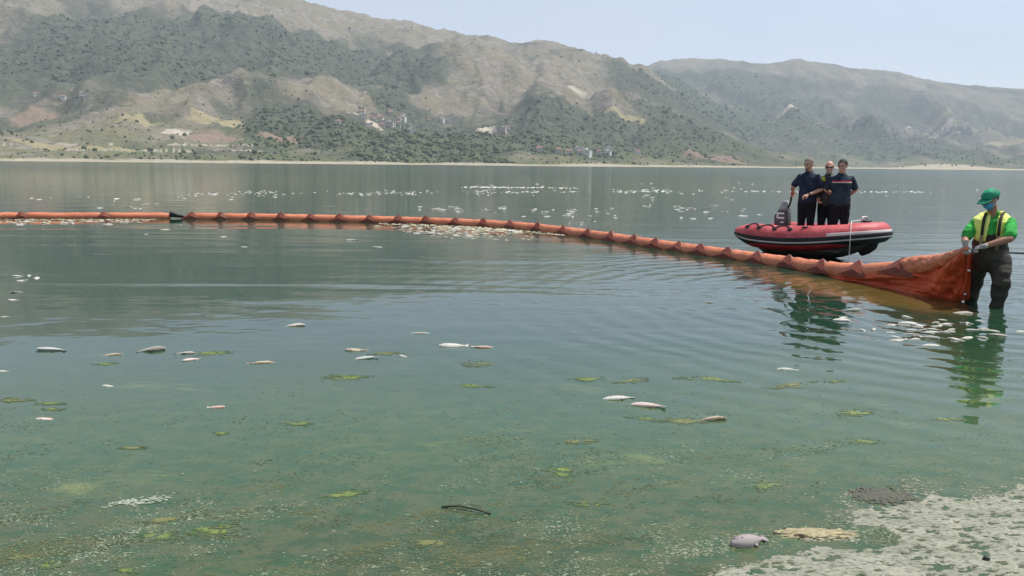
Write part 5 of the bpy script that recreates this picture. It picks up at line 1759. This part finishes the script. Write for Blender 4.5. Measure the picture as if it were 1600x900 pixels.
    w.loft([pel - Vector((0, 0, .04)), pel + Vector((0, 0, .08)), waist + Vector((0, 0, .03)), chest + Vector((0, 0, -.055))],
           [(.215, .185), (.225, .19), (.208, .178), (.198, .160)], side=lft, n=22)
    for h, kn, an in ((hipL, knL, anL), (hipR, knR, anR)):
        w.loft([h + Vector((0, 0, .02)), h.lerp(kn, .5), kn, kn.lerp(an, .55), an + Vector((0, 0, .04)), an - Vector((0, 0, .2))], [.145, .135, .115, .095, .082, .078], n=16)
    w.fused('waders', wad, root, .012, 3, .020, 5.0, seed=7)
    for h, an in ((knL, anL), (knR, anR)):
        Form().loft([an + Vector((0, .05, -.20)), an + fwd * .06 + Vector((0, 0, -.21)), an + fwd * .17 + Vector((0, 0, -.235))], [(.05, .05), (.055, .05), (.048, .03)], n=12).obj('boot', wad, root)
    # shoulder straps of the waders
    strap = cloth_mat('strap_dark', (.03, .028, .022, 1), .2, 20, .7, .002)
    tan = cloth_mat('strap_tan', (.22, .17, .11, 1), .2, 20, .7, .002)
    for off, nm in ((-.075, 'strap'), (.115, 'strap')):
        pts = [cx + lft * off + fwd * f_ + Vector((0, 0, z_)) for f_, z_ in ((-.165, -.12), (-.155, .02), (-.095, .105), (.0, .135), (.085, .115), (.152, .04), (.186, -.05), (.198, -.17))]
        sb = Form().loft(pts, [(.019, .008)] * 8, side=lft, n=10, round_ends=False).obj(nm, strap, root)
        Form().loft([pts[-1] + fwd * .004, pts[-1] + fwd * .018 + Vector((0, 0, -.10)), pts[-1] + fwd * .02 + Vector((0, 0, -.16))], [(.022, .008)] * 3, side=lft, n=10).obj('strap_buckle', tan, sb)
    # cap with a long brim, hair at the nape, mask with ear loops
    capm = cloth_mat('cap_green', (.01, .21, .11, 1), .2, 14, .7, .003, (.02, .32, .17, 1), spec=.3)
    hair_cap(root, hc, M, M_HAIR, 1.04, low=-.05, front=-.03, thick=1.0)
    f = Form().ellipsoid((0, 0, 0), (1, 1, 1), nu=28, nv=18)
    f.v = [tuple(hc + M @ Vector((p[0] * .098, p[1] * .118 + .012, (.036 + p[2] * .096) if p[2] > 0 else .036 + p[2] * .022)) * 1.04) for p in f.v]
    cap = f.fused('cap', capm, root, .009, 1, .006, 14, seed=4)
    br = Form()
    rings = []
    for i in range(9):
        t_ = i / 8
        y = -.075 - .105 * t_
        hw = .088 * math.sqrt(max(.02, 1 - (t_ * .93) ** 2.4))
        up_ = [(x_ * hw, y, .036 - .02 * t_ - .012 * x_ * x_) for x_ in np.linspace(-1, 1, 9)]
        lo_ = [(x_, y, z_ - .007) for x_, y, z_ in reversed(up_)]
        rings.append([hc + M @ Vector(p) * 1.04 for p in up_ + lo_])
    br.ring_loft(rings).obj('cap_brim', capm, cap)
    mask = cloth_mat('mask_blue', (.05, .26, .58, 1), .12, 20, .8, .003, (.12, .40, .70, 1))
    mf = Form()
    mf.ellipsoid(hc + M @ Vector((0, -.058, -.055)), (.066, .058, .055), M, 18, 12)
    mf.ellipsoid(hc + M @ Vector((0, -.050, -.090)), (.050, .050, .038), M, 18, 12)
    msk = mf.fused('face_mask', mask, root, .007, 1, .003, 22)
    wh = cloth_mat('loop_white', (.75, .75, .73, 1), .06, 20, .8, .001)
    for s in (-1, 1):
        for z0, z1 in ((-.03, .010), (-.085, -.015)):
            tube_path([hc + M @ Vector((s * .060, -.065, z0)), hc + M @ Vector((s * .081, -.03, (z0 + z1) / 2)), hc + M @ Vector((s * .086, .018, z1))], .0045, 6).obj('ear_loop', wh, msk)
        Form().ellipsoid(hc + M @ Vector((s * .031, -.086, .004)), (.013, .007, .007), M, 10, 8).obj('eye', cloth_mat('eye_dark', (.03, .02, .018, 1), .2, 20, .25, .0005), root)


build_wader()

# dark line running from the wader's hip out over the water
tag(tube_path([(6.55, 11.32, .70), (7.2, 11.34, .690), (8.4, 11.36, .66), (10.0, 11.4, .56), (12.0, 11.5, .36), (14.0, 11.6, .0)], .011, 7).obj('hauling_rope', cloth_mat('rope_dark', (.02, .02, .022, 1), .2, 30, .8, .001)),
    'thin dark rope stretched from the wading man over the water', 'rope')
